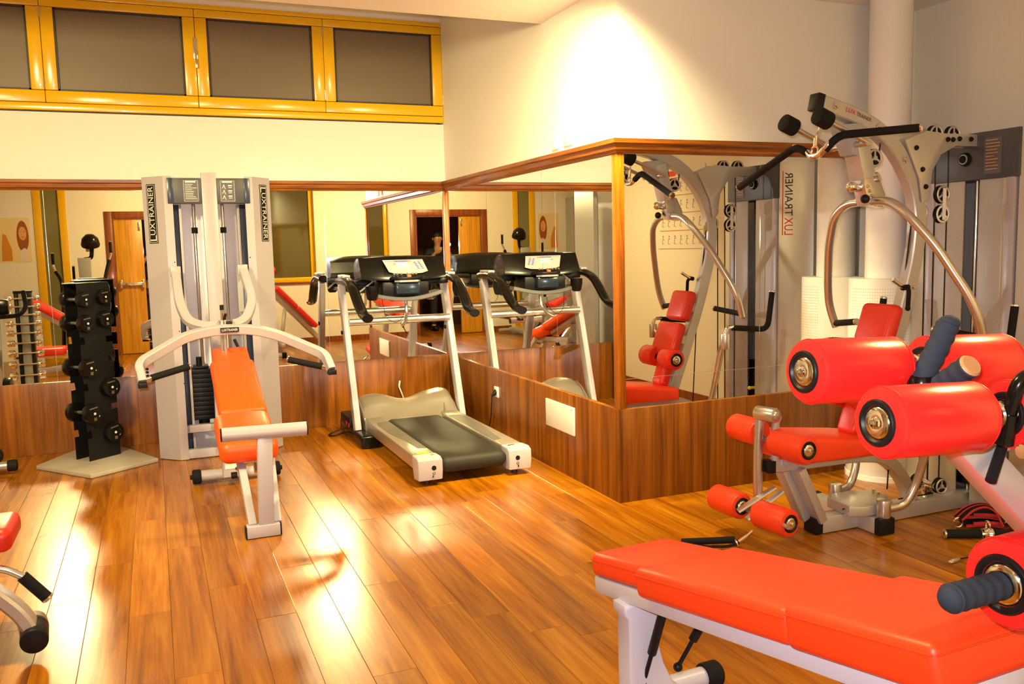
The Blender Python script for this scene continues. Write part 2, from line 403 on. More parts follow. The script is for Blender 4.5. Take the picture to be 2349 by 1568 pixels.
mirror('wall_mirror', 'wall mirror on the return wall beside the treadmill, above the white socket', (XS, YF, ZM), [(YF+.04, 5.216, ZM, ZTB+.01), (5.216, 6.231, ZM, ZTB+.01), (6.231, YB-.02, ZM, ZTB+.01)], 'y')
mirror('wall_mirror', 'wall mirror behind the multi-gym with a thin horizontal joint near its base', (XS, YF, ZM), [(XS+.03, 3.321, ZM, .70), (3.321, 4.08, ZM, .70), (XS+.03, 3.321, .70, ZTB+.01), (3.321, 4.08, .70, ZTB+.01)], 'x')

# high windows: yellow lacquered casements with dark glass
def casement(i, x0, x1, handle=None):
    z0, z1, yf = 2.566, 3.30, YB-.012
    t = sthing('window_%d' % i, (x0, YB, z0))
    fw = .088; fr = MB()
    for a, b, c, d in ((x0, x1, z0, z0+fw), (x0, x1, z1-.062, z1), (x0, x0+fw, z0+fw, z1-.062), (x1-fw, x1, z0+fw, z1-.062)):
        fr.box((a+.0015, yf, c+.0015), (b-.0015, yf+.06, d-.0015), .005)
    part(fr, 'window_frame', 'yellow', t)
    gk = MB(); g0 = .012
    for a, b, c, d in ((x0+fw, x1-fw, z0+fw, z0+fw+g0), (x0+fw, x1-fw, z1-.062-g0, z1-.062), (x0+fw, x0+fw+g0, z0+fw, z1-.062), (x1-fw-g0, x1-fw, z0+fw, z1-.062)):
        gk.box((a, yf+.012, c), (b, yf+.04, d))
    part(gk, 'glazing_gasket', 'gasket', t, smooth=0)
    part(MB().box((x0+fw, yf+.028, z0+fw), (x1-fw, yf+.036, z1-.062)), 'window_pane', 'frost', t, smooth=0)
    hg = MB()
    for zz in (z0+.10, z1-.14): hg.cyl((x1, yf-.004, zz), (x1, yf-.004, zz+.075), .006, seg=8)
    if i in (1, 3, 4): part(hg, 'hinge', 'satin', t)
    else: hg.bm.free()
    if handle:
        h = MB().box((x1-.018, yf-.010, z0+.36), (x1+.014, yf+.002, z0+.52), .004).cyl((x1-.002, yf-.03, z0+.40), (x1-.002, yf, z0+.40), .008, seg=10).beam((x1-.002, yf-.03, z0+.42), (x1-.002, yf-.034, z0+.29), .016, .010)
        part(h, 'window_handle', 'chrome', t)
casement(1, -1.66, -.632); casement(2, -.632, .412, True); casement(3, .412, 1.382); casement(4, 1.382, XS)
casement(5, XL+.02, -1.66)
struct(MB().box((XL, YB-.014, 2.512), (XS, YB+.05, 2.564), .006).box((XL, YB-.010, 3.302), (XS, YB+.05, 3.337), .005), 'trim_9', 'yellow')

# column with its perforated lower casing
cc = V((4.085, 4.005, 0))
struct(MB().cyl(cc+V((0, 0, .02)), cc+V((0, 0, ZC)), .118, seg=48), 'column', 'column')
cs = thing('column_casing', 'white cylindrical perforated casing round the foot of the column', 'casing', cc)
part(MB().lathe([(.122, .03), (.204, .03), (.207, .036), (.207, 1.205), (.204, 1.212), (.122, 1.212)], cc, Z, 48), 'casing_shell', 'column', cs)
pf = MB()
for zz in range(60):
    for k in range(36):
        a = PI+.05+(PI*.75)*(k/35)-.35; z = .12+zz*.0175; d = V((math.cos(a), math.sin(a), 0)); sidev = V((-d.y, d.x, 0))
        p = cc+d*.2074+V((0, 0, z)); q = .0045
        pf.bm.faces.new([pf.bm.verts.new(p+sidev*(q*i)+Z*(q*j)) for i, j in ((-1, 0), (0, -1), (1, 0), (0, 1))])
o = part(pf, 'perforation', mat('perforation_shade', (.62, .59, .57), .6), cs, smooth=0); o['kind'] = 'stuff'
part(MB().lathe([(.122, 0), (.212, 0), (.212, .03), (.122, .03)], cc, Z, 48), 'casing_foot', 'white', cs)

# doorway behind the camera with one closed leaf
d1 = sthing('door_1', (DX0, YR, 0))
cz = MB()
for a, b, z0, z1 in ((DX0-.10, DX0, 0, DH+.10), (DX1, DX1+.10, 0, DH+.10), (DX0, DX1, DH, DH+.10)): cz.box((a, YR, z0), (b, YR+.018, z1), .004)
for a, b, z0, z1 in ((DX0, DX0+.02, 0, DH), (DX1-.02, DX1, 0, DH), (DX0+.02, DX1-.02, DH-.02, DH)): cz.box((a, YR-.15, z0), (b, YR, z1))
part(cz, 'door_frame', 'casing', d1)
part(MB().box((DX0+.022, YR-.05, .008), (-.10, YR-.01, DH-.022), .003), 'door_leaf', 'doorleaf', d1)
part(MB().box((DX0+.06, YR+.03, 1.02), (-.13, YR+.055, 1.06), .006).box((DX0+.05, YR-.012, .98), (DX0+.09, YR+.06, 1.10), .008).box((-.15, YR-.012, .98), (-.115, YR+.06, 1.10), .008), 'push_bar', 'chrome', d1)
part(MB().box((-.155, YR-.01, 1.82), (-.125, YR+.006, 1.94), .003), 'door_closer', 'chrome', d1)
# deep window in the rear wall
w6 = sthing('window_6', (WX0, YR, WZ0))
fr = MB(); fw = .07
for a, b, c, d in ((WX0, WX1, WZ0, WZ0+fw), (WX0, WX1, WZ1-fw, WZ1), (WX0, WX0+fw, WZ0+fw, WZ1-fw), (WX1-fw, WX1, WZ0+fw, WZ1-fw)): fr.box((a, YR-.12, c), (b, YR-.06, d), .005)
part(fr, 'window_frame', 'yellow', w6)
part(MB().box((WX0+fw, YR-.10, WZ0+fw), (WX1-fw, YR-.09, WZ1-fw)), 'window_pane', mat('dark_window_glass', lin(86, 76, 30), .06, spec=.8), w6, smooth=0)
part(MB().box((WX0-.04, YR-.06, WZ0-.03), (WX1+.04, YR+.03, WZ0), .006), 'window_sill', 'casing', w6)
# narrow glass door
d2 = sthing('door_2', (GX0, YR, 0))
fr = MB()
for a, b, c, d in ((GX0, GX0+.10, 0, GH), (GX1-.10, GX1, 0, GH), (GX0+.1, GX1-.1, 0, .14), (GX0+.1, GX1-.1, GH-.1, GH)): fr.box((a, YR-.06, c), (b, YR+.012, d), .005)
part(fr, 'door_frame', 'yellow', d2)
part(MB().box((GX0+.1, YR-.03, .14), (GX1-.1, YR-.02, GH-.1)), 'door_pane', 'greencurtain', d2, smooth=0)
# brown door on the left wall
d3 = sthing('door_3', (XL, 1.3, 0))
part(MB().box((XL, 3.05, 0), (XL+.02, 3.15, 2.1), .004).box((XL, 3.95, 0), (XL+.02, 4.05, 2.1), .004).box((XL, 3.15, 2.0), (XL+.02, 3.95, 2.1), .004), 'door_frame', 'casing', d3)
part(MB().box((XL, 3.15, .01), (XL+.012, 3.95, 2.0)), 'door_leaf', 'corr', d3)
part(MB().cyl((XL+.012, 3.25, 1.02), (XL+.06, 3.25, 1.02), .012).beam((XL+.06, 3.24, 1.02), (XL+.06, 3.38, 1.02), .02, .02), 'door_handle', 'chrome', d3)

# ================================================================ shared gym pieces
def roller(parent, p0, ax, L, r, m='redgl', ends=(1, 1), hole=.46, seam=True):
    """upholstered roller from p0 along ax, with black ring and chrome cap on the chosen ends"""
    p0 = V(p0); ax = V(ax).normalized(); c = r*.22
    pr = [(r*.30, 0), (r*.52, 0), (r-c, .002), (r-c*.30, c*.30), (r, c), (r*1.012, L*.5), (r, L-c), (r-c*.30, L-c*.30), (r-c, L-.002), (r*.52, L), (r*.30, L)]
    mb = MB().lathe(pr, p0, ax, 40)
    if seam:
        for t in (c*.9, L-c*.9): mb.torus(p0+ax*t, ax, r*1.0, r*.016, 36, 6)
    ro = part(mb, 'roller', m, parent, smooth=50)
    for e, (q, d) in zip(ends, ((p0, -ax), (p0+ax*L, ax))):
        if not e: continue
        rr = r*.66
        part(MB().lathe([(rr*.7, -.004), (rr, -.004), (rr, .002), (rr*.94, .006), (rr*.80, .006), (rr*.72, .001)], q, d, 36), 'cap_ring', 'black', ro)
        part(MB().lathe([(0, .010), (r*.13, .010), (r*.15, .008), (r*.17, .005), (r*.34, .0065), (r*.46, .002), (r*.50, -.004), (0, -.004)][::-1], q, d, 36).lathe([(r*.16, .004), (r*.15, .013), (r*.10, .015), (r*.08, .009), (0, .009)], q, d, 6), 'end_cap', 'chrome', ro)
    return ro
def grip(parent, p0, p1, r=.017, m='rubber', cap=True, fil=0, pts=None, ridges=False):
    """foam sleeve with bright end cap"""
    P = [V(p) for p in (pts or (p0, p1))]
    mb = MB()
    if ridges:
        n = 26; d = P[-1]-P[0]
        mb.lathe([(0, 0), (r*.85, 0.0)]+[(r*(1.0+.05*math.cos(k*2*PI/5.2)), d.length*(.04+.92*k/n)) for k in range(n+1)]+[(r*.8, d.length), (0, d.length)], P[0], d, 22)
    else: mb.tube(P, r, 16, fil)
    g = part(mb, 'grip', m, parent, smooth=50)
    if cap:
        d = (P[-1]-P[-2]).normalized()
        part(MB().lathe([(0, -.004), (r*1.06, -.004), (r*1.06, .004), (r*.8, .008), (0, .008)], P[-1], d, 18), 'grip_cap', 'chrome', g)
    return g
def pulley(parent, c, ax, r=.045, t=.022, m='silver'):
    c = V(c); ax = V(ax).normalized()
    p = part(MB().lathe([(r*.3, -t/2), (r, -t/2), (r, -t/2+.004), (r*.86, 0), (r, t/2-.004), (r, t/2), (r*.3, t/2)], c, ax, 28), 'pulley', 'rubber', parent)
    a, b = ortho(ax)
    hub = MB().cyl(c-ax*(t/2+.006), c+ax*(t/2+.006), r*.26, seg=14)
    for k in range(3):
        d = a*math.cos(k*2*PI/3)+b*math.sin(k*2*PI/3)
        hub.beam(c+d*r*.2, c+d*r*.86, r*.22, t+.004, up=ax, bev=0)
    hub.torus(c+ax*(t/2), ax, r*.86, r*.13, 28, 6).torus(c-ax*(t/2), ax, r*.86, r*.13, 28, 6)
    part(hub, 'pulley_hub', m, p)
    return p
def pad(c, ax, ay, az, hx, hy, hz, bev, seg=4):
    return MB().obox(c, V(ax).normalized(), V(ay).normalized(), V(az).normalized(), hx, hy, hz, bev, seg)
LOGO = 'LUXTRAINER'
def logo_plaque(parent, c, n, length, height, up_sign=1, back='black', ink='ink', border=True):
    """dark plaque with lettering that reads upward (up_sign 1) or downward (-1) on a face with normal n"""
    n = V(n).normalized(); r = Z.cross(n); tr = Z*up_sign; tu = r*(-up_sign); c = V(c)
    p = part(MB().obox(c+n*.001, tr, tu, n, length/2, height/2, .001), 'logo_plaque', back, parent, smooth=0)
    if border:
        fr = MB(); a, b, w_ = length/2-.006, height/2-.006, .0025
        for u0, u1, v0, v1 in ((-a, a, b-w_, b), (-a, a, -b, -b+w_), (-a, -a+w_, -b, b), (a-w_, a, -b, b)):
            fr.obox(c+n*.0023+tr*((u0+u1)/2)+tu*((v0+v1)/2), tr, tu, n, (u1-u0)/2, (v1-v0)/2, .0003)
        part(fr, 'plaque_border', ink, p, smooth=0)
    k = length*.93
    text('L', 'lettering', c+n*.002-tr*(k*.440), tr, tu, k*.10, height*.70, ink, p)
    text(LOGO[1:], 'lettering', c+n*.002+tr*(k*.055)+tu*(height*.04), tr, tu, k*.875, height*.56, ink, p)
    return p
def socket(loc, label, n):
    """white wall plate with a round recess on a wall facing n"""
    n = V(n); r = Z.cross(n); t = thing('wall_socket', label, 'socket', loc); c = V(loc)
    part(MB().obox(c+n*.006, r, Z, n, .040, .040, .006, .005, 3), 'face_plate', 'white', t)
    part(MB().lathe([(.026, .010), (.026, .014), (.022, .014), (.020, .004), (0, .004)], c, n, 24), 'socket_well', 'white', t)
    part(MB().cyl(c+r*.009+n*.004, c+r*.009+n*.0055, .0025, seg=8).cyl(c-r*.009+n*.004, c-r*.009+n*.0055, .0025, seg=8), 'contact', 'blackink', t)
    return t

# ================================================================ multi-gym by the right wall
GY = 3.33
def multi_gym():
    t = thing('multi_gym', 'silver multi-gym with red pads, curved mast and weight tower in front of the column', 'gym machine', (3.4, GY, 0))
    P = lambda x, z, y=0: V((x, GY+y, z))
    # base
    part(MB().beam(P(2.965, .045), P(4.02, .045), .085, .082, bev=.006), 'base_beam', 'silver', t)
    part(MB().box((2.94, GY-.046, .003), (2.985, GY+.046, .090), .006), 'end_cap', 'black', t)
    part(MB().beam((3.255, 3.66, .042), (3.245, 3.15, .042), .085, .078, bev=.006), 'cross_beam', 'silver', t)
    for y0, y1 in ((3.135, 3.175), (3.640, 3.675)): part(MB().box((3.20, y0, .003), (3.297, y1, .086), .006), 'end_cap', 'black', t)
    part(MB().prism([(-.155, -.09), (-.10, -.13), (.0, -.125), (.06, -.12), (.155, -.03), (.14, .09), (.04, .125), (-.06, .125), (-.14, .08)], (3.26, GY, .088), X, Y, .052, .006), 'base_plate', 'silver', t)
    part(MB().beam((3.12, GY-.03, .10), (3.40, GY-.03, .10), .10, .05), 'plate_bracket', 'silver', t)
    bl = MB()
    for x, y in ((3.35, GY-.03), (3.37, GY+.02)): bl.cyl((x, y, .14), (x, y, .165), .008, seg=8)
    part(bl, 'bolt', 'chrome', t)
    # seat rail, front legs and rear arch
    rail = [P(2.70, .372), P(3.22, .366), P(3.40, .34), P(3.52, .24), P(3.60, .09)]
    part(MB().rtube(rail, .062, .062, .14, up=(0, 1, 0)), 'seat_rail', 'silver', t)
    part(MB().beam(P(2.83, .35, -.035), P(2.975, .07, -.03), .045, .07, up=Y, bev=.004).beam(P(2.79, .35, .04), P(2.93, .07, .035), .045, .07, up=Y, bev=.004), 'front_leg', 'silver', t)
    part(MB().box((2.665, GY-.032, .342), (2.705, GY+.032, .402), .004), 'end_cap', 'black', t)
    # mast
    mast = [P(3.25, .37), P(3.36, .66), P(3.50, 1.05), P(3.585, 1.36), P(3.600, 1.55), P(3.565, 1.70), P(3.46, 1.86), P(3.34, 1.965), P(3.18, 2.035), P(2.96, 2.088)]
    part(MB().rtube(mast, .075, .062, .22, up=(0, 1, 0), n=8), 'mast', 'silver', t)
    part(MB().beam(P(2.925, 2.096), P(2.965, 2.087), .066, .080, up=Z), 'end_cap', 'black', t)
    bl = MB()
    for x, z in ((3.03, 2.075), (3.30, 1.985), (3.47, 1.83)): bl.lathe([(.016, 0), (.016, .005), (.010, .014), (0, .014)], P(x, z, -.034), -Y, 12)
    part(bl, 'bolt', 'chrome', t)
    text('LUX', 'lettering', P(3.125, 2.055, -.0325), (.96, 0, -.27), (.27, 0, .96), .060, .022, 'redink', t)
    text('TRAINER', 'lettering', P(3.205, 2.030, -.0325), (.96, 0, -.29), (.29, 0, .96), .095, .018, 'blackink', t)
    # top beam with gusset to the tower
    gp = [(3.46, 1.925), (3.60, 1.975), (3.72, 1.965), (3.98, 1.965), (3.98, 1.905), (3.80, 1.905), (3.70, 1.86), (3.645, 1.78), (3.625, 1.64), (3.585, 1.62), (3.56, 1.74)]
    for yy in (-.045, .037):
        part(MB().prism([(x, z) for x, z in gp], (0, GY+yy+.008, 0), X, Z, .008, .001), 'gusset_plate', 'silver', t)
    part(MB().beam(P(3.66, 1.935), P(3.98, 1.935), .07, .05), 'top_beam', 'silver', t)
    bl = MB()
    for x, z in ((3.53, 1.89), (3.575, 1.785), (3.60, 1.70), (3.74, 1.935), (3.775, 1.935), (3.82, 1.94), (3.90, 1.94)): bl.lathe([(.013, 0), (.013, .004), (.009, .010), (0, .010)], P(x, z, -.046), -Y, 10)
    part(bl, 'bolt', 'black', t)
    for x in (3.70, 3.82): pulley(t, P(x, 1.965), Y, .045, .024)
    # hanging pulley blocks and cables
    for x, zt, zb, m2 in ((3.61, 1.665, 1.575, 'silver'), (3.76, 1.665, 1.565, 'white')):
        pulley(t, P(x, zt, .0), Y, .046, .022, 'silver'); pulley(t, P(x, zb, .0), Y, .046, .022, m2)
        for yy in (-.020, .016):
            br = MB().prism([(.047*math.cos(a)+x, zt+.047*math.sin(a)) for a in [PI*k/8 for k in range(9)]]+[(x-.030, (zt+zb)/2)]+[(x+.047*math.cos(a), zb+.047*math.sin(a)) for a in [PI+PI*k/8 for k in range(9)]]+[(x+.030, (zt+zb)/2)], (0, GY+yy+.004, 0), X, Z, .004)
            # openings are left by the hub behind; keep plate narrow
            br.bm.free()
        part(MB().beam(P(x, zt+.03, -.020), P(x, zb-.03, -.020), .003, .022, up=X, bev=0).beam(P(x, zt+.03, .020), P(x, zb-.03, .020), .003, .022, up=X, bev=0), 'pulley_block', m2, t)
    cb = [[P(3.66, 1.95), P(3.655, 1.66)], [P(3.565, 1.66), P(3.56, 1.92)], [P(3.565, 1.57), P(3.48, .90), P(3.44, .16)], [P(3.655, 1.57), P(3.66, .17)], [P(3.805, 1.66), P(3.80, 1.95)], [P(3.715, 1.66), P(3.71, 1.95)], [P(3.80, 1.56), P(3.80, .17)], [P(3.715, 1.56), P(3.72, .17)], [P(3.10, .115, -.05), P(3.26, .125, -.05)], [P(3.50, .105, -.02), P(3.74, .105, -.02)]]
    for c in cb: part(MB().tube(c, .0038, 6), 'cable', 'black', t)
    for x, y in ((3.74, -.06), (3.70, .05)): pulley(t, P(x, .155, y), Y, .042, .026)
    part(MB().cyl(P(3.72, .155, -.06), P(3.72, .155, .06), .022).beam(P(3.72, .085, 0), P(3.72, .15, 0), .03, .06), 'pulley_axle', 'chrome', t)
    # press arm pivot and its sector plate
    part(MB().prism([(3.06, 1.99), (3.18, 2.00), (3.24, 1.955), (3.20, 1.84), (3.13, 1.85)], (0, GY+.045, 0), X, Z, .09, .004), 'pivot_bracket', 'greymetal', t)
    part(MB().beam(P(3.17, 1.97), P(3.235, 1.74), .075, .10, up=Y), 'pivot_arm', 'silver', t)
    sec = [(3.20, 1.78), (3.30, 1.75), (3.345, 1.66), (3.33, 1.60), (3.24, 1.61), (3.215, 1.69)]
    part(MB().prism(sec, (0, GY+.04, 0), X, Z, .08, .006), 'sector_plate', 'satin', t)
    hl = MB()
    for k in range(5): hl.lathe([(.008, 0), (.008, .004), (.006, .012), (0, .012)], P(3.225+.014*k, 1.70-.022*k, -.040), -Y, 10)
    for x, z in ((3.28, 1.755), (3.29, 1.735), (3.17, 1.93)): hl.lathe([(.014, 0), (.014, .006), (.008, .016), (0, .016)], P(x, z, -.042), -Y, 12)
    part(hl, 'locking_pin', 'chrome', t)
    part(MB().cyl(P(3.175, 1.70, .0), P(3.215, 1.695, .0), .020).sph(P(3.165, 1.702, 0), .026), 'knob', 'chrome', t)
    part(MB().sph(P(3.205, 1.64, -.05), .022), 'knob', 'black', t)
    pulley(t, P(3.30, 1.84), Y, .045, .022)
    part(MB().tube([P(3.265, 1.84), P(3.25, 1.97)], .004, 6).tube([P(3.335, 1.84), P(3.345, 1.94)], .004, 6), 'cable', 'black', t)
    # black counter rollers on their rods
    for y in (.115, -.115):
        a = V((-.93, 0, .36)).normalized(); p = P(2.885, 2.0-.0, y)
        part(MB().cyl(p-a*.035, p+a*.040, .042, bev=.006, seg=26), 'bump_roller', 'rubber', t)
        part(MB().cyl(p-a*.035, p-a*.30, .012, seg=12), 'roller_rod', 'satin', t)
    part(MB().cyl(P(3.145, 1.897, -.125), P(3.145, 1.897, .125), .016), 'rod_axle', 'satin', t)
    # press arms
    part(MB().beam(P(3.255, 1.655), P(3.262, 1.625), .05, .09, up=Y), 'arm_saddle', 'silver', t)
    for sgn in (1, -1):
        arm = [P(3.262, 1.632, 0), P(3.268, 1.628, sgn*.14), P(3.275, 1.565, sgn*.235), P(3.345, 1.41, sgn*.345), P(3.44, 1.18, sgn*.45), P(3.475, 1.08, sgn*.475), P(3.515, .965, sgn*.465)]
        part(MB().tube(arm, .0215, 18, .07, 6), 'press_arm', 'satin', t)
        grip(t, P(3.505, .985, sgn*.455), P(3.455, 1.01, sgn*.25), .0175)
    text('LUXTRAINER', 'lettering', P(3.243, 1.632, 0)-V((.0015, 0, 0)), -Y, Z, .09, .013, 'redink', t)
    # rowing arms with upright handles
    for sgn in (1, -1):
        part(MB().cyl((3.25, GY+sgn*.165, .085), (3.25, GY+sgn*.165, .175), .034, bev=.005), 'pivot_can', 'satin', t)
        arm = [(3.27, GY+sgn*.165, .125), (3.37, GY+sgn*.185, .135), (3.43, GY+sgn*.20, .25), (3.455, GY+sgn*.25, .50), (3.43, GY+sgn*.36, .76), (3.405, GY+sgn*.43, .82)]
        part(MB().tube(arm, .0205, 16, .07, 6), 'row_arm', 'satin', t)
        part(MB().cyl((3.40, GY+sgn*.44, .76), (3.40, GY+sgn*.44, .86), .030, bev=.004), 'pivot_can', 'satin', t)
        part(MB().tube([(3.40, GY+sgn*.44, .85), (3.41, GY+sgn*.44, .90), (3.47, GY+sgn*.43, .90)], .013, 12, .03), 'handle_stem', 'chrome', t)
        grip(t, None, None, .0185, pts=fillet([(3.465, GY+sgn*.43, .893), (3.765, GY+sgn*.405, .865), (3.80, GY+sgn*.405, 1.115)], .06))
    # lat bar on its hook
    lat = [P(2.925, 1.735, .56), P(2.955, 1.905, .165), P(2.955, 1.875, .075), P(2.95, 1.845, .04), P(2.945, 1.845, -.02), P(2.95, 1.88, -.06), P(2.995, 1.935, -.10), P(3.175, 1.930, -.40)]
    part(MB().tube(lat[1:7], .0145, 14, .02), 'lat_bar', 'chrome', t)
    grip(t, None, None, .0185, pts=fillet([P(2.955, 1.868, .072), P(2.955, 1.905, .15), P(2.925, 1.735, .56)], .05))
    grip(t, None, None, .0185, pts=fillet([P(2.955, 1.868, -.050), P(2.985, 1.930, -.105), P(3.175, 1.930, -.40)], .05))
    part(MB().torus(P(2.948, 1.868, .01), X, .022, .005).tube([P(2.95, 1.885, .01), P(2.955, 1.945, .01), P(2.99, 2.04, 0)], .005, 8).cyl(P(2.95, 1.89, .01), P(2.953, 1.93, .01), .010), 'lat_hook', 'chrome', t)
    # pull-pin on the mast
    part(MB().cyl(P(3.475, 1.20, -.034), P(3.47, 1.205, -.075), .014).tube([P(3.475, 1.205, -.06), P(3.465, 1.19, -.085), P(3.46, 1.10, -.085)], .011, 10, .03).sph(P(3.46, 1.10, -.085), .013), 'pull_pin', 'rubber', t)
    part(MB().cyl(P(3.46, 1.205, -.05), P(3.39, 1.245, -.05), .010), 'pin_shaft', 'chrome', t)
    bl = MB()
    for x, z in ((3.55, 1.20), (3.42, .78)): bl.lathe([(.012, 0), (.012, .004), (.007, .010), (0, .010)], P(x, z, -.032), -Y, 10)
    part(bl, 'bolt', 'chrome', t)
    # pads
    md = V((.33, 0, .94)).normalized(); mn = V((-.94, 0, .33)).normalized()
    part(pad(P(3.355, 1.02), md, Y, mn, .105, .112, .038, .030), 'head_pad', 'red', t)
    part(pad(P(3.25, .80), md, Y, mn, .115, .135, .038, .030), 'back_pad', 'red', t)
    part(MB().beam(P(3.40, 1.02), P(3.45, 1.0), .06, .06).beam(P(3.29, .80), P(3.38, .78), .06, .06), 'pad_bracket', 'silver', t)
    for y0, d in ((.045, 1), (-.045, -1)): roller(t, P(3.19, .675, y0), (0, d, 0), .15, .068, 'red', (0, 1))
    part(pad(P(3.205, .555), md, Y, mn, .085, .062, .040, .028), 'lumbar_pad', 'red', t)
    part(MB().beam(P(3.225, .56), P(3.225, .40), .07, .05, up=Y), 'pad_post', 'powder', t)
    sp = [(2.74, .405), (3.24, .395), (3.235, .475), (3.17, .485), (2.80, .525), (2.755, .505)]
    part(MB().prism(sp, (0, GY+.165, 0), X, Z, .33, .022, 3), 'seat', 'redor', t)
    # leg developer
    lx, ly = 2.655, GY-.01
    part(MB().cyl((lx-.015, ly+.045, .632), (lx+.015, ly-.06, .632), .036, bev=.005).cyl((lx+.012, ly-.05, .632), (lx+.018, ly-.072, .632), .024, bev=.003), 'pivot_hub', 'satin', t)
    part(MB().beam((lx+.02, ly, .625), (lx+.075, ly, .60), .05, .03).tube([(lx+.06, ly, .60), (lx+.06, ly, .40)], .02, 12), 'pivot_bracket', 'silver', t)
    part(MB().tube([(lx-.01, ly+.03, .63), (lx-.02, ly+.03, .40), (lx-.015, ly+.03, .17)], .0225, 16, .1), 'leg_lever', 'satin', t)
    part(MB().rtube([(lx-.13, ly+.035, .165), (lx+.045, ly-.02, .275)], .012, .042, up=(0, 1, 0)).rtube([(lx-.12, ly-.02, .14), (lx+.055, ly-.06, .265)], .012, .042, up=(0, 1, 0)), 'lever_plate', 'satin', t)
    part(MB().cyl((lx+.02, ly+.26, .505), (lx+.02, ly-.26, .505), .012), 'roller_axle', 'satin', t)
    part(MB().cyl((lx-.075, ly+.26, .165), (lx-.075, ly-.26, .165), .012), 'roller_axle', 'satin', t)
    roller(t, (lx+.02, ly-.05, .505), (.05, -1, 0), .215, .064, 'redor', (0, 1))
    roller(t, (lx+.02, ly+.06, .525), (0, 1, 0), .20, .064, 'redor', (0, 1))
    roller(t, (lx-.060, ly-.03, .165), (.12, -1, 0), .20, .064, 'redor', (0, 1))
    roller(t, (lx-.085, ly+.06, .175), (-.05, 1, 0), .20, .064, 'redor', (1, 1))
    part(MB().box((2.73, GY-.045, .375), (2.78, GY+.045, .405)).cyl(P(2.76, .385, -.05), P(2.76, .385, .05), .014), 'rail_clamp', 'powder', t)
    # weight tower
    xf, y0, y1, h = 3.96, 3.05, 3.60, 1.975
    part(MB().box((xf+.02, y0, 0), (4.46, y1+.08, .05)), 'tower_base', 'silver', t)
    part(MB().box((xf+.20, y0+.03, .05), (xf+.212, y1-.02, 1.74)), 'rear_sheet', 'greysheet', t)
    part(MB().box((xf-.004, y0+.085, .05), (xf+.004, y0+.22, 1.735), .001).box((xf-.004, y0+.31, .05), (xf+.004, y1-.05, 1.735), .001), 'front_sheet', 'greysheet', t)
    for yy in (y0+.015, y1-.055): part(MB().box((xf-.012, yy, .02), (xf+.03, yy+.045, 1.74), .004), 'tower_post', 'powder', t)
    part(MB().box((xf-.006, y0+.055, .02), (xf+.02, y0+.085, 1.74), .002), 'tower_strip', 'silver', t)
    for yy in (y0+.245, y0+.285): part(MB().cyl((xf+.06, yy, .05), (xf+.06, yy, 1.78), .011), 'guide_rod', 'chrome', t)
    for k in range(14):
        part(MB().box((xf+.03, y0+.20, .12+k*.034), (xf+.12, y0+.34, .12+k*.034+.031), .002), 'weight_plate', 'black', t)
    part(MB().cyl((xf+.03, y0+.265, .395), (xf-.012, y0+.265, .395), .010).sph((xf-.016, y0+.265, .395), .014), 'selector_pin', 'yellowst', t)
    hd = part(MB().box((xf-.014, y0-.005, 1.735), (xf+.20, y1+.004, h), .006), 'header', 'header', t)
    part(MB().box((xf-.0165, y0+.09, 1.76), (xf-.013, y0+.19, 1.94)), 'placard', 'placard', hd, smooth=0)
    ln = MB()
    for k in range(10):
        u = random.uniform(.05, .085); ln.box((xf-.0175, y0+.185-u, 1.925-k*.016), (xf-.0165, y0+.18, 1.930-k*.016))
    part(ln, 'placard_print', 'tanleather', hd, smooth=0)
    part(MB().lathe([(0, .028), (.018, .028), (.020, .02), (.032, .018), (.036, 0)][::-1], (xf-.014, y0+.30, 1.845), -X, 28), 'rubber_stop', 'rubber', hd)
    part(MB().lathe([(.026, .018), (.026, .021), (.0, .021)], (xf-.014, y0+.30, 1.845), -X, 28), 'stop_disc', 'greymetal', hd)
    # flared side fairings, the farther one lettered
    for s_, yb in ((1, y1), (-1, y0)):
        poly = [(xf, yb), (xf+.055, yb+s_*.135), (xf+.12, yb+s_*.205), (4.46, yb+s_*.205), (4.46, yb+s_*.19), (xf+.13, yb+s_*.19), (xf+.07, yb+s_*.13), (xf+.02, yb)]
        if s_ < 0: poly = poly[::-1]
        part(MB().prism(poly, (0, 0, 0.01), X, Y, h-.01, .002), 'side_fairing', 'silver', t)
    n = V((-.135, .055, 0)).normalized(); c = V((xf+.0275, y1+.0675, 1.70))+n*.001; r = Z.cross(n)
    text('LUX', 'lettering', c-Z*.155, Z, -r, .115, .062, 'redink', t)
    text('TRAINER', 'lettering', c+Z*.06-r*.0, Z, -r, .29, .055, 'blackink', t)
    part(MB().obox(c+r*.045, Z, r, n, .215, .003, .0006), 'lettering_rule', 'redink', t, smooth=0)
    return t
multi_gym()

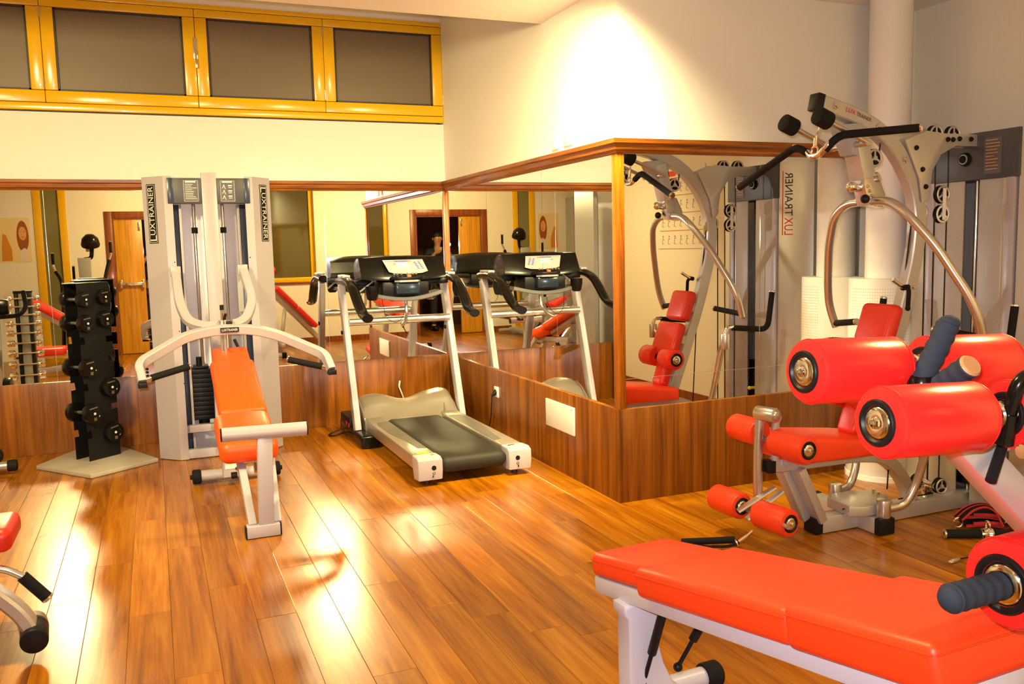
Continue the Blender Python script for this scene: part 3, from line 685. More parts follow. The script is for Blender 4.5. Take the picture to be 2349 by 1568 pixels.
# ================================================================ two-stack chest press machine by the back wall
def press_machine():
    t = thing('chest_press_machine', 'tall pale two-stack press machine with bowed handlebar, left of the treadmill', 'gym machine', (.40, 6.6, 0))
    h = 1.985
    lp = [(-.030, 6.62), (.105, 6.485), (.160, 6.485), (.160, 6.50), (.120, 6.52), (.012, 6.64), (.012, 7.02), (-.030, 7.02)]
    part(MB().prism(lp, (0, 0, .004), X, Y, h, .003), 'side_fairing', 'powder', t)
    rp = [(.80-x+.0, y) for x, y in lp][::-1]
    part(MB().prism(rp, (0, 0, .004), X, Y, h, .003), 'side_fairing', 'powder', t)
    part(MB().box((.15, 6.775, .02), (.655, 6.79, 1.98)), 'rear_sheet', 'white_sheet', t)
    part(MB().box((.352, 6.47, .02), (.452, 6.53, 2.012), .004), 'centre_post', 'powder', t)
    for x0, x1 in ((.150, .205), (.600, .655)):
        part(MB().box((x0, 6.60, .02), (x1, 6.66, 1.80), .003), 'inner_post', 'bluedark', t)
        part(MB().box((x0+.048 if x0 < .3 else x0-.010, 6.585, .02), (x1+.010 if x0 < .3 else x0+.007, 6.68, 1.80), .002), 'post_edge', 'powder', t)
    for nm, x0, x1 in (('a', .130, .352), ('b', .452, .672)):
        hd = part(MB().box((x0, 6.478, 1.802), (x1, 6.55, 1.976), .004), 'header', 'header', t)
        part(MB().box((x0-.001 if nm == 'a' else x1-.036, 6.472, 1.802), (x0+.036 if nm == 'a' else x1+.001, 6.479, 1.976), .002), 'header_edge', 'bluedark', hd)
        px = x0+.105 if nm == 'a' else x0+.025
        part(MB().box((px, 6.474, 1.815), (px+.095, 6.479, 1.958)), 'placard', 'placard', hd, smooth=0)
        ln = MB().box((px+.012, 6.4725, 1.944), (px+.080, 6.474, 1.954))
        for k in range(9):
            if nm == 'a': ln.box((px+.010, 6.4730, 1.930-k*.0122), (px+random.uniform(.05, .088), 6.474, 1.9335-k*.0122))
            elif k % 3 == 0:
                ln.box((px+.052, 6.4730, 1.920-k*.0122), (px+.078, 6.474, 1.928-k*.0122)).box((px+.054, 6.4730, 1.909-k*.0122), (px+.076, 6.474, 1.913-k*.0122))
                ln.cyl((px+.024, 6.474, 1.925-k*.0122), (px+.024, 6.473, 1.925-k*.0122), .005, seg=8).beam((px+.022, 6.4735, 1.920-k*.0122), (px+.012, 6.4735, 1.905-k*.0122), .001, .004, bev=0).beam((px+.026, 6.4735, 1.92-k*.0122), (px+.034, 6.4735, 1.90-k*.0122), .001, .004, bev=0)
        part(ln, 'placard_print', 'ink', hd, smooth=0)
        fr = MB()
        for a, b, c, d in ((px, px+.095, 1.815, 1.817), (px, px+.095, 1.956, 1.958), (px, px+.002, 1.815, 1.958), (px+.093, px+.095, 1.815, 1.958)): fr.box((a, 6.473, c), (b, 6.4745, d))
        part(fr, 'placard_frame', 'ink', hd, smooth=0)
    for x, zb in ((.300, .30), (.496, .30)):
        part(MB().cyl((x, 6.68, zb), (x, 6.68, 1.82), .0125, seg=14), 'guide_rod', 'chrome', t)
        part(MB().cyl((x, 6.68, 1.60), (x, 6.68, 1.642), .021, seg=18), 'rubber_collar', 'rubber', t)
    for x in (.285, .520):
        for k in range(11): part(MB().box((x-.072, 6.60, .262+k*.0335), (x+.072, 6.76, .262+k*.0335+.0305), .002), 'weight_plate', 'black', t)
        part(MB().box((x-.052, 6.61, .632), (x+.05, 6.75, .648), .002).cyl((x-.014, 6.68, .64), (x-.014, 6.68, .71), .018, seg=14), 'stack_stem', 'black', t); part(MB().cyl((x, 6.68, .20), (x, 6.68, .265), .038, seg=20), 'stack_buffer', 'black', t)
    part(MB().box((.12, 6.53, .185), (.68, 6.58, .238), .004), 'cross_bar', 'powder', t)
    part(MB().box((.12, 6.495, .006), (.68, 6.545, .070), .004), 'base_bar', 'powder', t); part(MB().box((.12, 6.90, .006), (.68, 6.96, .07), .004), 'base_bar', 'powder', t)
    # lettered plaques on the canted fairings
    logo_plaque(t, (.026, 6.564, 1.735), (-.707, -.707, 0), .405, .078, 1)
    logo_plaque(t, (.774, 6.564, 1.735), (.707, -.707, 0), .405, .078, -1)
    sc = MB()
    for x, z in ((.148, 1.40), (.150, .92), (.653, 1.42), (.655, .93), (.157, .55), (.655, .5)): sc.cyl((x, 6.486, z), (x, 6.482, z), .004, seg=8)
    part(sc, 'screw', 'black', t)
    # yoke carrying the bow-shaped handlebar
    up = (0, -.55, .83)
    yk = [(.148, 6.44, 1.345), (.155, 6.24, 1.12), (.200, 6.09, 1.005), (.31, 6.02, .975), (.45, 6.02, .975), (.560, 6.09, .998), (.632, 6.24, 1.12), (.590, 6.44, 1.355)]
    part(MB().rtube(yk, .060, .048, .13, up=(0, -.6, .8), n=8), 'yoke', 'powder', t)
    for x in (.148, .590): part(MB().box((x-.034, 6.40, 1.30), (x+.034, 6.47, 1.372), .005), 'pivot_block', 'powder', t)
    part(MB().box((.56, 6.55, 1.03), (.60, 6.62, 1.35), .003), 'pivot_plate', 'greymetal', t)
    part(MB().box((.385, 5.965, .945), (.425, 6.06, 1.02), .004).cyl((.352, 6.0, .945), (.352, 6.0, .985), .016).cyl((.405, 5.99, .99), (.405, 5.99, 1.12), .011).cyl((.462, 5.99, .955), (.462, 5.99, 1.02), .008), 'adjuster', 'chrome', t)
    part(MB().box((.428, 5.96, .965), (.463, 5.995, 1.012), .006).tube([(.415, 5.98, 1.01), (.425, 5.96, 1.06)], .009).cyl((.405, 5.99, 1.085), (.405, 5.99, 1.118), .0125), 'adjuster_knob', 'black', t)
    part(MB().tube([(.47, 5.95, .89), (.487, 5.93, .845)], .010, 10), 'pull_pin', 'rubber', t)
    part(MB().cyl((.415, 5.99, .50), (.415, 5.99, .93), .012).cyl((.395, 6.0, .55), (.395, 6.0, .93), .007), 'bow_strut', 'satin', t)
    bow = [(-.098, 5.68, .690), (-.115, 5.74, .792), (.16, 5.92, .925), (.30, 5.95, .953), (.453, 5.955, .960), (.60, 5.95, .948), (.75, 5.92, .905), (1.022, 5.75, .772), (1.045, 5.69, .680)]
    part(MB().rtube(bow, .048, .062, .11, up=(0, -.25, 1), n=8), 'handlebar', 'powder', t)
    for x, y, z in ((-.096, 5.676, .685), (1.047, 5.686, .676)): part(MB().box((x-.027, y-.035, z-.028), (x+.027, y+.03, z+.004), .004), 'end_cap', 'black', t)
    pq = part(MB().box((.385, 5.922, .942), (.500, 5.926, .972)), 'logo_plaque', 'black', t, smooth=0)
    text(LOGO, 'lettering', (.4425, 5.9215, .957), X, Z, .100, .016, 'ink', pq)
    bl = MB()
    for z in (.725, .745, .765): bl.cyl((-.070, 5.700, z), (-.063, 5.692, z), .008, seg=8)
    part(bl, 'rubber_button', 'black', t)
    grip(t, (-.062, 5.735, .700), (.176, 5.87, .742), .0215)
    part(MB().cyl((-.085, 5.72, .696), (-.056, 5.738, .701), .023), 'grip_collar', 'chrome', t)
    grip(t, (1.012, 5.745, .692), (.799, 5.87, .742), .0215)
    part(MB().cyl((1.03, 5.73, .688), (1.005, 5.748, .694), .023), 'grip_collar', 'chrome', t)
press_machine()

def press_bench():
    t = thing('incline_bench', 'bright orange inclined bench with pale T-bar frame, facing the press machine', 'bench', (.44, 5.1, 0))
    part(MB().box((.362, 4.49, .004), (.528, 4.55, .066), .004), 'foot', 'powder', t)
    for x in (.355, .521): part(MB().box((x, 4.492, .004), (x+.014, 4.548, .064), .002), 'end_cap', 'black', t)
    part(MB().beam((.462, 4.525, .06), (.476, 4.525, .53), .075, .055, up=Y, bev=.004), 'front_post', 'powder', t)
    part(MB().cyl((.270, 4.525, .547), (.686, 4.515, .541), .036, seg=28), 't_bar', 'powder', t)
    for x, d in ((.270, -1), (.686, 1)): part(MB().cyl((x, 4.525-(.01 if d > 0 else 0), .547-(.006 if d > 0 else 0)), (x+d*.006, 4.525-(.01 if d > 0 else 0), .547-(.006 if d > 0 else 0)), .0345, seg=28), 'end_cap', 'black', t)
    for x0, x1 in ((.395, .360), (.520, .530)):
        part(MB().beam((x0, 4.535, .05), (x1+.02, 4.98, .36), .040, .055, bev=.004), 'brace', 'powder', t)
    part(MB().beam((.44, 4.82, .345), (.44, 5.72, .40), .10, .05, bev=.004), 'seat_beam', 'powder', t)
    part(MB().box((.330, 5.60, .06), (.432, 5.70, .36), .006), 'rear_post', 'powder', t)
    part(MB().box((.342, 5.597, .115), (.418, 5.60, .175)), 'sticker', 'paper', t, smooth=0)
    part(MB().cyl((.205, 5.75, .055), (.640, 5.74, .050), .034, seg=24), 'axle_tube', 'powder', t)
    for x, d in ((.205, -1), (.640, 1)):
        w_ = part(MB().lathe([(0, 0), (.040, 0), (.046, .006), (.046, .046), (.040, .052), (.016, .052), (.014, .066), (0, .066)], (x, 5.75, .052), (d, 0, 0), 26), 'wheel', 'rubber', t)
    part(MB().cyl((.40, 5.4, .16), (.46, 5.15, .26), .014), 'adjuster', 'chrome', t); part(MB().cyl((.465, 4.93, .24), (.465, 5.0, .30), .012), 'lock_pin', 'chrome', t)
    part(MB().cyl((.395, 5.36, .13), (.36, 5.36, .13), .020), 'knob', 'black', t)
    # stepped cushions
    sd = V((0, 1, .265)).normalized(); sn = V((0, -.265, 1)).normalized()
    part(pad((.425, 5.005, .432), X, sd, sn, .155, .225, .064, .052, 6), 'seat_cushion', 'orange', t)
    bd = V((0, 1, .345)).normalized(); bn = V((0, -.345, 1)).normalized()
    part(pad((.438, 5.53, .624), X, bd, bn, .135, .345, .040, .026), 'back_cushion', 'orange', t)
    part(pad((.443, 5.95, .760), X, bd, bn, .115, .125, .036, .026), 'head_cushion', 'orange', t)
    part(MB().beam((.44, 5.25, .44), (.44, 6.02, .725), .09, .04), 'back_plate', 'powder', t)
    part(MB().beam((.38, 5.65, .35), (.41, 5.7, .585), .05, .05, up=Y), 'back_strut', 'powder', t)
press_bench()

# ================================================================ dumbbell rack
M['dimprint'] = mat('dim_head_print', (.10, .075, .055), .6)
def dumbbell(r, L, name='dumbbell'):
    """black dumbbell along local Z, centred at origin"""
    e = bpy.data.objects.new(name, None); e.empty_display_size = .05; COL.objects.link(e); ROOTLOC[e.name] = V((0, 0, 0))
    part(MB().lathe([(.012, -L/2), (.0125, -L*.1), (.014, 0), (.0125, L*.1), (.012, L/2)], (0, 0, 0), Z, 14), 'handle', 'satin', e)
    for d in (1, -1):
        hd = part(MB().lathe([(.012, 0), (r*.62, 0), (r*.98, .008), (r, .014), (r, .048), (r*.95, .055), (r*.62, .056), (r*.58, .053), (r*.24, .053), (r*.22, .057), (0, .057)], (0, 0, d*L/2), (0, 0, d), 26), 'weight_head', 'gloss', e)
        mk = MB().cyl((0, 0, d*(L/2+.056)), (0, 0, d*(L/2+.0585)), r*.13, seg=12)
        part(mk, 'head_bolt', 'ink', hd, smooth=0)
        pr = MB().beam((-r*.55, r*.50, d*(L/2+.0572)), (r*.35, r*.62, d*(L/2+.0572)), r*.13, .0012, up=Z, bev=0).box((-r*.14, -r*.70, d*(L/2+.0565)), (r*.18, -r*.38, d*(L/2+.0578)))
        part(pr, 'head_marking', 'dimprint', hd, smooth=0)
    return e
def place_tree(o, mtx, label, cat, group):
    o.matrix_world = mtx; o['label'] = label; o['category'] = cat; o['group'] = group
def copy_tree(o):
    c = o.copy(); COL.objects.link(c); ROOTLOC[c.name] = V((0, 0, 0))
    for ch in list(o.children):
        k = cp(ch, c)
        for g in list(ch.children): cp(g, k)
    return c
def dumbbell_rack():
    u = V((.77, .64, 0)).normalized(); n = V((.64, -.77, 0)).normalized(); o = V((-.489, 6.647, .03)); W_, Hh = .25, 1.235
    t = thing('dumbbell_rack', 'black notched upright dumbbell rack on a flat grey base', 'rack', (-.40, 6.70, 0))
    bpoly = [(-.824, 6.70), (-.457, 6.235), (-.045, 6.525), (-.30, 7.10), (-.62, 7.10)]
    part(MB().prism(bpoly, (0, 0, .002), X, Y, .028, .004), 'base_plate', 'greybase', t)
    def plate(org, uu, wid, lefts, rights):
        pts = [(0, 0), (wid, 0)]
        for z in rights: pts += [(wid, z-.022), (wid-.05, z-.022), (wid-.05, z+.022), (wid, z+.022)]
        pts += [(wid, Hh), (0, Hh)]
        for z in sorted(lefts, reverse=True): pts += [(0, z+.025), (.03, z+.025), (.036, z-.025), (0, z-.025)]
        return MB().prism(pts, org, uu, Z, .006)
    zl = [.34, .50, .68, .86, .98, 1.14]; zr = [.19, .36, .51, .69, .86, 1.0, 1.15]
    zl_free = [.185, .52, .845]; zr_free = [.36, .70, .84]
    part(plate(o, u, W_, zl_free, zr_free), 'front_plate', 'black', t, smooth=0)
    part(plate(o-n*.14, u, W_, zl_free, zr_free), 'rear_plate', 'black', t, smooth=0)
    part(MB().prism([(0, 0), (.134, 0), (.134, Hh), (0, Hh)], o+u*(W_-.09)-n*.005, -n, Z, .005), 'spacer_plate', 'black', t, smooth=0)
    part(MB().obox(o+u*.125-n*.072+Z*(Hh+.004), u, n, Z, .128, .076, .004, .002).obox(o+u*.20-n*.16+Z*(Hh+.018), u, n, Z, .10, .04, .004, .002), 'top_plate', 'black', t)
    text('LUXTRAINER', 'lettering', o+u*.13+n*.0012+Z*(Hh-.055), u, Z, .088, .014, 'ink', t)
    bl = MB()
    for q, z in ((.105, Hh-.085), (.145, Hh-.085), (.125, Hh-.125), (.132, Hh-.255), (.10, .835), (.12, .84), (.14, .838), (.132, .705), (.10, .515), (.12, .52), (.14, .518), (.10, .20), (.12, .205), (.138, .203)):
        bl.cyl(o+u*q+n*.000+Z*z, o+u*q+n*.004+Z*z, .006, seg=10)
    part(bl, 'bolt', 'white', t)
    part(MB().obox(o+u*.165+n*.0006+Z*.88, u, n, Z, .010, .0008, .025).obox(o+u*.165+n*.0006+Z*.705, u, n, Z, .010, .0008, .025), 'rack_slot', 'greymetal', t, smooth=0)
    G = 'black dumbbells on the upright rack'
    lab = [('small', 'top of the left column'), ('medium', 'second from top in the left column'), ('large', 'third from top in the left column'), ('large', 'lowest of the left column')]
    base = {}
    def put(r, c, ax, label):
        if r not in base: e = base[r] = dumbbell(r, .118)
        else: e = copy_tree(base[r])
        z_ = ax.normalized(); x_ = V((0, 0, 1)).cross(z_).normalized(); y_ = z_.cross(x_)
        m = Matrix(((x_.x, y_.x, z_.x, c.x), (x_.y, y_.y, z_.y, c.y), (x_.z, y_.z, z_.z, c.z), (0, 0, 0, 1)))
        place_tree(e, m, label, 'dumbbell', G)
    mid = -n*.067
    for z, r, lb in ((1.13, .054, 'small black dumbbell at the top of the rack, front left column'), (.965, .060, 'black dumbbell second from top in the rack, front left column'), (.655, .068, 'big black dumbbell third from top in the rack, front left column'), (.335, .071, 'biggest black dumbbell low in the rack, front left column')):
        put(r, o+u*.036+mid+Z*z, n, lb)
    for z, r, lb in ((1.14, .054, 'small black dumbbell at the top of the rack, front right column'), (.985, .060, 'black dumbbell second from top in the rack, front right column'), (.50, .068, 'big black dumbbell third from top in the rack, front right column'), (.175, .071, 'biggest black dumbbell at the bottom of the rack, front right column')):
        put(r, o+u*.190+mid+Z*z, n, lb)
    for z, r, lb in ((1.165, .0541, 'small black dumbbell jutting from the rack side, topmost'), (1.045, .0601, 'black dumbbell jutting from the rack side, second from top'), (.655, .0681, 'big black dumbbell jutting from the rack side at mid height')):
        put(r, o+u*(.232)-n*.20+Z*z, (u*.9+n*.45), lb)
dumbbell_rack()

# ================================================================ treadmill
def treadmill():
    t = thing('treadmill', 'silver and black treadmill with console and curved handles in the mirrored corner', 'treadmill', (1.79, 6.0, 0))
    yr, yf = 5.02, 6.45
    part(MB().box((1.572, yr+.02, .060), (2.020, yf, .166), .05, 5), 'belt', 'belt', t)
    for x0, x1, s_ in ((1.425, 1.570, 1), (2.022, 2.165, -1)):
        part(MB().box((x0, yr+.10, .085), (x1, yf+.1, .178), .012, 3), 'side_rail', 'gold_silver', t)
        cp_ = part(MB().prism([(yr, .042), (yr+.10, .030), (yr+.13, .10), (yr+.13, .178), (yr+.03, .182), (yr-.008, .165), (yr-.012, .10)], (x0-.006, 0, 0), Y, Z, x1-x0+.012, .010, 3), 'rear_cap', 'powder', t)
        part(MB().cyl(((x0+x1)/2+.02*s_, yr-.013, .118), ((x0+x1)/2+.02*s_, yr-.006, .118), .015, seg=18), 'cap_hole', 'black', cp_)
        mk = MB().torus(((x0+x1)/2+.02*s_, yr-.009, .085), Y, .007, .002, 14, 5)
        mk.box(((x0+x1)/2+.014*s_-.003, yr-.009, .058), ((x0+x1)/2+.014*s_+.003, yr-.004, .070))
        part(mk, 'cap_symbol', 'blackink', cp_, smooth=0)
        xi = x1-.010 if s_ > 0 else x0+.010
        ins = [(xi, 5.30), (xi-s_*.055, 5.32), (xi-s_*.062, 5.50), (xi-s_*.085, 5.68), (xi-s_*.105, 5.85), (xi-s_*.105, 6.18), (xi-s_*.09, 6.26), (xi, 6.28)]
        part(MB().prism(ins if s_ > 0 else ins[::-1], (0, 0, .1775), X, Y, .0022), 'foot_inset', 'inset', t, smooth=0)
    stk = part(MB().prism([(1.455, 5.165), (1.50, 5.16), (1.54, 5.17), (1.535, 5.205), (1.50, 5.20), (1.46, 5.205)], (0, 0, .179), X, Y, .0012), 'warning_sticker', 'yellowst', t, smooth=0)
    part(MB().prism([(2.04, 5.10), (2.10, 5.115), (2.07, 5.118), (2.105, 5.13), (2.05, 5.122)], (0, 0, .180), X, Y, .001).prism([(1.53, 5.09), (1.55, 5.10), (1.525, 5.11)], (0, 0, .180), X, Y, .001), 'rail_print', 'blackink', t, smooth=0)
    # wavy motor hood
    xs = [1.415+.755*k/24 for k in range(25)]
    def top(s): return .265+.028*math.cos(2*PI*(s-.10)/1.0*1.0)-.012*math.cos(4*PI*s)+.055*max(0, s-.35)
    mb = MB(); rows = []
    for k, x in enumerate(xs):
        s = k/24; e = min(1, min(s, 1-s)/.05); zt = .165+(top(s)-.165+.03)*(.55+.45*e)
        rows.append([mb.bm.verts.new(p) for p in ((x, yf-.04, .165), (x, yf+.02, .178), (x, yf+.08, .165+(zt-.165)*.62), (x, yf+.15, .165+(zt-.165)*.92), (x, yf+.22, zt), (x, yf+.32, zt-.01), (x, yf+.42, .165+(zt-.165)*.6), (x, yf+.46, .08), (x, yf-.04, .08))])
    fs = []
    for A, B in zip(rows, rows[1:]):
        for j in range(9): fs.append(mb.bm.faces.new((A[j], A[(j+1) % 9], B[(j+1) % 9], B[j])))
    fs.append(mb.bm.faces.new(rows[0])); fs.append(mb.bm.faces.new(rows[-1][::-1])); bmesh.ops.recalc_face_normals(mb.bm, faces=fs)
    part(mb, 'motor_hood', 'gold_silver', t, smooth=60)
    part(MB().tube([(1.424, yf+.0, .18), (1.42, yf+.10, .25), (1.424, yf+.2, .29)], .006, 8, .05).tube([(2.06, yf-.02, .182), (2.08, yf+.1, .262), (2.08, yf+.22, .335)], .004, 8, .06), 'hood_seam', 'satin', t)
    # black floor frame
    part(MB().box((1.335, 6.20, .004), (1.475, 7.0, .098), .016, 3), 'floor_frame', 'gloss', t)
    part(MB().box((2.10, 6.20, .004), (2.24, 7.0, .098), .016, 3).box((1.40, 6.80, .01), (2.2, 6.98, .09), .01), 'floor_frame', 'gloss', t)
    part(MB().box((1.335, 6.62, .09), (1.42, 6.95, .165), .012), 'power_box', 'black', t)
    part(MB().box((1.331, 6.70, .10), (1.336, 6.73, .125)).box((1.331, 6.62, .095), (1.336, 6.635, .125)), 'power_switch', 'redink', t, smooth=0)
    part(MB().lathe([(0, 0), (.020, 0), (.020, .03), (.012, .035), (0, .035)], (1.50, 5.11, 0), Z, 14).lathe([(0, 0), (.020, 0), (.020, .03), (.012, .035), (0, .035)], (2.09, 5.11, 0), Z, 14), 'rear_foot', 'gasket', t)
    # uprights, crossbar
    for x in (1.365, 2.205):
        part(MB().beam((x, 6.46, .09), (x-.008, 6.81, 1.185), .048, .085, up=Y, bev=.006), 'upright', 'powder', t)
        part(MB().cyl((x-.028, 6.72, .82), (x-.040, 6.72, .82), .016, seg=16), 'bolt_cap', 'rubber', t)
    part(MB().box((1.335, 6.765, 1.06), (1.342, 6.80, 1.10)), 'upright_badge', 'blackink', t, smooth=0)
    part(MB().cyl((1.38, 6.67, .902), (2.19, 6.67, .902), .030, seg=24), 'crossbar', 'satin', t)
    # handles
    for x, s_ in ((1.36, 1), (2.20, -1)):
        hp = [(x, 6.86, 1.215), (x, 6.62, 1.232), (x+.004*s_, 6.42, 1.185), (x+.01*s_, 6.25, 1.05), (x+.02*s_, 6.15, .985), (x+.02*s_, 6.03, .972)]
        part(MB().sweep(fillet(hp, .09, 6), [(.040*math.cos(a), .030*math.sin(a)) for a in [2*PI*k/16 for k in range(16)]], ref=Z, scales=None), 'handle', 'gloss', t, smooth=60)
        part(MB().box((x-.030, 6.60, 1.245), (x+.030, 6.80, 1.266), .008), 'handle_plate', 'powder', t)
        cx = x+.115*s_
        part(MB().lathe([(0, 0), (.028, 0), (.040, .012), (.050, .06), (.050, .105), (.044, .105), (.036, .02), (0, .02)], (x+.155 if s_ > 0 else x+.0, 6.44, 1.075), Z, 26), 'cup_holder', 'gloss', t)
        part(MB().beam((x+.02*s_, 6.66, 1.20), (x+.22*s_, 6.68, 1.19), .09, .045, bev=.012), 'console_arm', 'black', t)
    # console head: swept wedge
    co = V((1.785, 6.62, 0)); mb = MB(); rows = []
    for k in range(21):
        s = -1+2*k/20; x = co.x+s*.335; e = 1-.10*abs(s)**4; bow = .05*(1-s*s)
        rows.append([mb.bm.verts.new(p) for p in ((x, 6.50-bow, 1.215+.02*s*s), (x, 6.50-bow+.004, 1.245+.015*s*s), (x, 6.58-bow*.6, 1.375+.018*e), (x, 6.60-bow*.5, 1.392*1.0+.012*e-.02*abs(s)**3), (x, 6.66, 1.392+.012*e-.02*abs(s)**3), (x, 6.74, 1.35), (x, 6.76, 1.26), (x, 6.70, 1.205))])
    fs = []
    for A, B in zip(rows, rows[1:]):
        for j in range(8): fs.append(mb.bm.faces.new((A[j], A[(j+1) % 8], B[(j+1) % 8], B[j])))
    fs.append(mb.bm.faces.new(rows[0])); fs.append(mb.bm.faces.new(rows[-1][::-1])); bmesh.ops.recalc_face_normals(mb.bm, faces=fs)
    part(mb, 'console', 'gloss', t, smooth=35)
    fd = V((0, .074, .130)).normalized(); fnn = V((0, -.130, .074)).normalized()
    sc_o = V((1.785, 6.492, 1.318))+fnn*.006
    scn = part(MB().prism([(-.165, .058), (.150, .058), (.178, -.045), (.13, -.060), (.02, -.066), (-.09, -.058), (-.128, -.046)], sc_o, X, fd, .003), 'screen_overlay', 'screen', t, smooth=0)
    pr = MB()
    for u0, u1, v0, v1 in ((-.075, .03, .040, .050), (-.145, -.06, .044, .047), (.10, .14, .046, .049)): pr.prism([(u0, v0), (u1, v0), (u1, v1), (u0, v1)], sc_o+fnn*.0032, X, fd, .0006)
    for k in range(5):
        for u0 in (.075, .108): pr.prism([(u0+k*.006, .028-k*.013), (u0+.018+k*.006, .028-k*.013), (u0+.018+k*.006, .036-k*.013), (u0+k*.006, .036-k*.013)], sc_o+fnn*.0032, X, fd, .0006)
    part(pr, 'screen_print', 'violet', scn, smooth=0)
    wn = MB()
    for u0, u1, v0, v1, in ((-.055, .03, .012, .030), (-.055, .035, -.012, .008)): wn.prism([(u0, v0), (u1, v0), (u1, v1), (u0, v1)], sc_o+fnn*.0032, X, fd, .0006)
    part(wn, 'display_window', 'paper', scn, smooth=0)
    part(MB().prism([(.03, .038), (.055, .038), (.055, .050), (.03, .050)], sc_o+fnn*.0032, X, fd, .0008).prism([(-.085, .016), (-.068, .016), (-.068, .028), (-.085, .028)], sc_o+fnn*.0032, X, fd, .0008), 'display_lamp', 'tanleather', scn, smooth=0)
    # button shelf with stop key
    part(MB().prism([(-.13, -.02), (.13, -.02), (.09, -.085), (.05, -.105), (-.05, -.105), (-.09, -.085)], (1.785, 6.47, 1.222), X, Y, .022, .006), 'button_shelf', 'black', t)
    bt = MB()
    for x in (-.10, -.075, -.045, .0, .045, .07): bt.cyl((1.785+x, 6.425, 1.262), (1.785+x, 6.417, 1.268), .009, seg=10)
    part(bt, 'button', 'satin', t)
    part(MB().box((1.775, 6.372, 1.205), (1.805, 6.40, 1.262), .004), 'stop_key', 'orangekey', t)
    part(MB().prism([(-.10, 0), (.10, 0), (.07, -.05), (-.07, -.05)], (1.785, 6.42, 1.205), X, Y, .016, .004), 'key_tray', 'greymetal', t)
    part(MB().box((1.69, 6.40, 1.115), (1.88, 6.56, 1.205), .015), 'bottle_recess', 'blackglass', t)
    part(MB().box((1.60, 6.46, 1.09), (1.97, 6.70, 1.21), .02), 'console_base', 'black', t)
    tr = MB(); tr.rtube([(1.52, 6.52, 1.115), (1.66, 6.50, 1.082), (1.79, 6.49, 1.072), (1.92, 6.50, 1.085), (2.06, 6.52, 1.12)], .15, .030, .06)
    part(tr, 'shelf_tray', mat('tray_grey', (.13, .13, .13), .4), t)
    part(MB().tube([(1.80, 6.54, 1.07), (1.80, 6.53, .96), (1.77, 6.46, .905), (1.735, 6.42, .88)], .014, 12, .05), 'height_lever', 'satin', t)
    part(MB().tube([(1.60, 6.50, 1.09), (1.62, 6.47, .93), (1.70, 6.45, .89), (1.76, 6.46, .95), (1.79, 6.46, 1.08)], .0022, 6, .08), 'safety_cord', 'black', t)
    part(MB().beam((1.44, 6.62, 1.12), (1.60, 6.60, 1.24), .02, .012), 'console_stay', 'powder', t)
    part(MB().tube([(1.33, 6.83, .05), (1.24, 6.86, .012), (1.20, 6.80, .010), (1.24, 6.74, .010), (1.33, 6.76, .03)], .006, 8, .03), 'power_cord', 'black', t)
treadmill()

# wall fittings beside the treadmill
socket((XS-WT, 6.06, .365), 'white power socket with a black plug, low on the wood by the treadmill', (-1, 0, 0))
pl = thing('power_plug', 'black plug and lead hanging from the low white socket', 'plug', (XS-WT-.014, 6.06, .36))
part(MB().lathe([(0, -.006), (.020, -.006), (.020, .020), (.014, .03), (.010, .045), (0, .045)], (XS-WT-.012, 6.06, .365), (-.8, 0, -.6), 18), 'plug_body', 'black', pl)
part(MB().tube([(XS-WT-.045, 6.06, .335), (XS-WT-.046, 6.07, .27), (XS-WT-.030, 6.13, .16), (XS-WT-.028, 6.19, .06), (XS-WT-.035, 6.28, .008), (XS-WT-.05, 6.38, .007), (2.25, 6.60, .007)], .0042, 8, .05), 'plug_lead', 'black', pl)
socket((XS, 4.99, 2.085), 'white round-hole socket high on the wall above the mirror moulding', (-1, 0, 0))
single(MB().box((XS-.010, 4.76, 2.05), (XS, 4.87, 2.13), .004), 'blank_plate', 'white', 'small blank white plate beside the high socket', 'wall plate', (XS, 4.82, 2.09))
ap = thing('access_panel', 'blank cream rectangular cover plate on the wood below the side mirror', 'cover plate', (XS-WT, 4.95, .367))
part(MB().box((XS-WT-.012, 4.745, .279), (XS-WT, 5.160, .456), .003), 'cover', 'white', ap)
part(MB().cyl((XS-WT-.012, 4.77, .44), (XS-WT-.0135, 4.77, .44), .005, seg=10).cyl((XS-WT-.012, 5.135, .295), (XS-WT-.0135, 5.135, .295), .005, seg=10), 'screw', 'satin', ap)
single(MB().tube([(1.93, YB-WT-.006, .18), (1.905, YB-WT-.03, .24), (1.89, YB-WT-.015, .29), (1.90, YB-WT-.010, .325)], .006, 8, .03).beam((1.893, YB-WT-.012, .29), (1.903, YB-WT-.008, .335), .020, .008), 'cable_end', 'paper', 'short pale cable end sticking up behind the treadmill hood', 'cable', (1.93, YB-WT, .18))

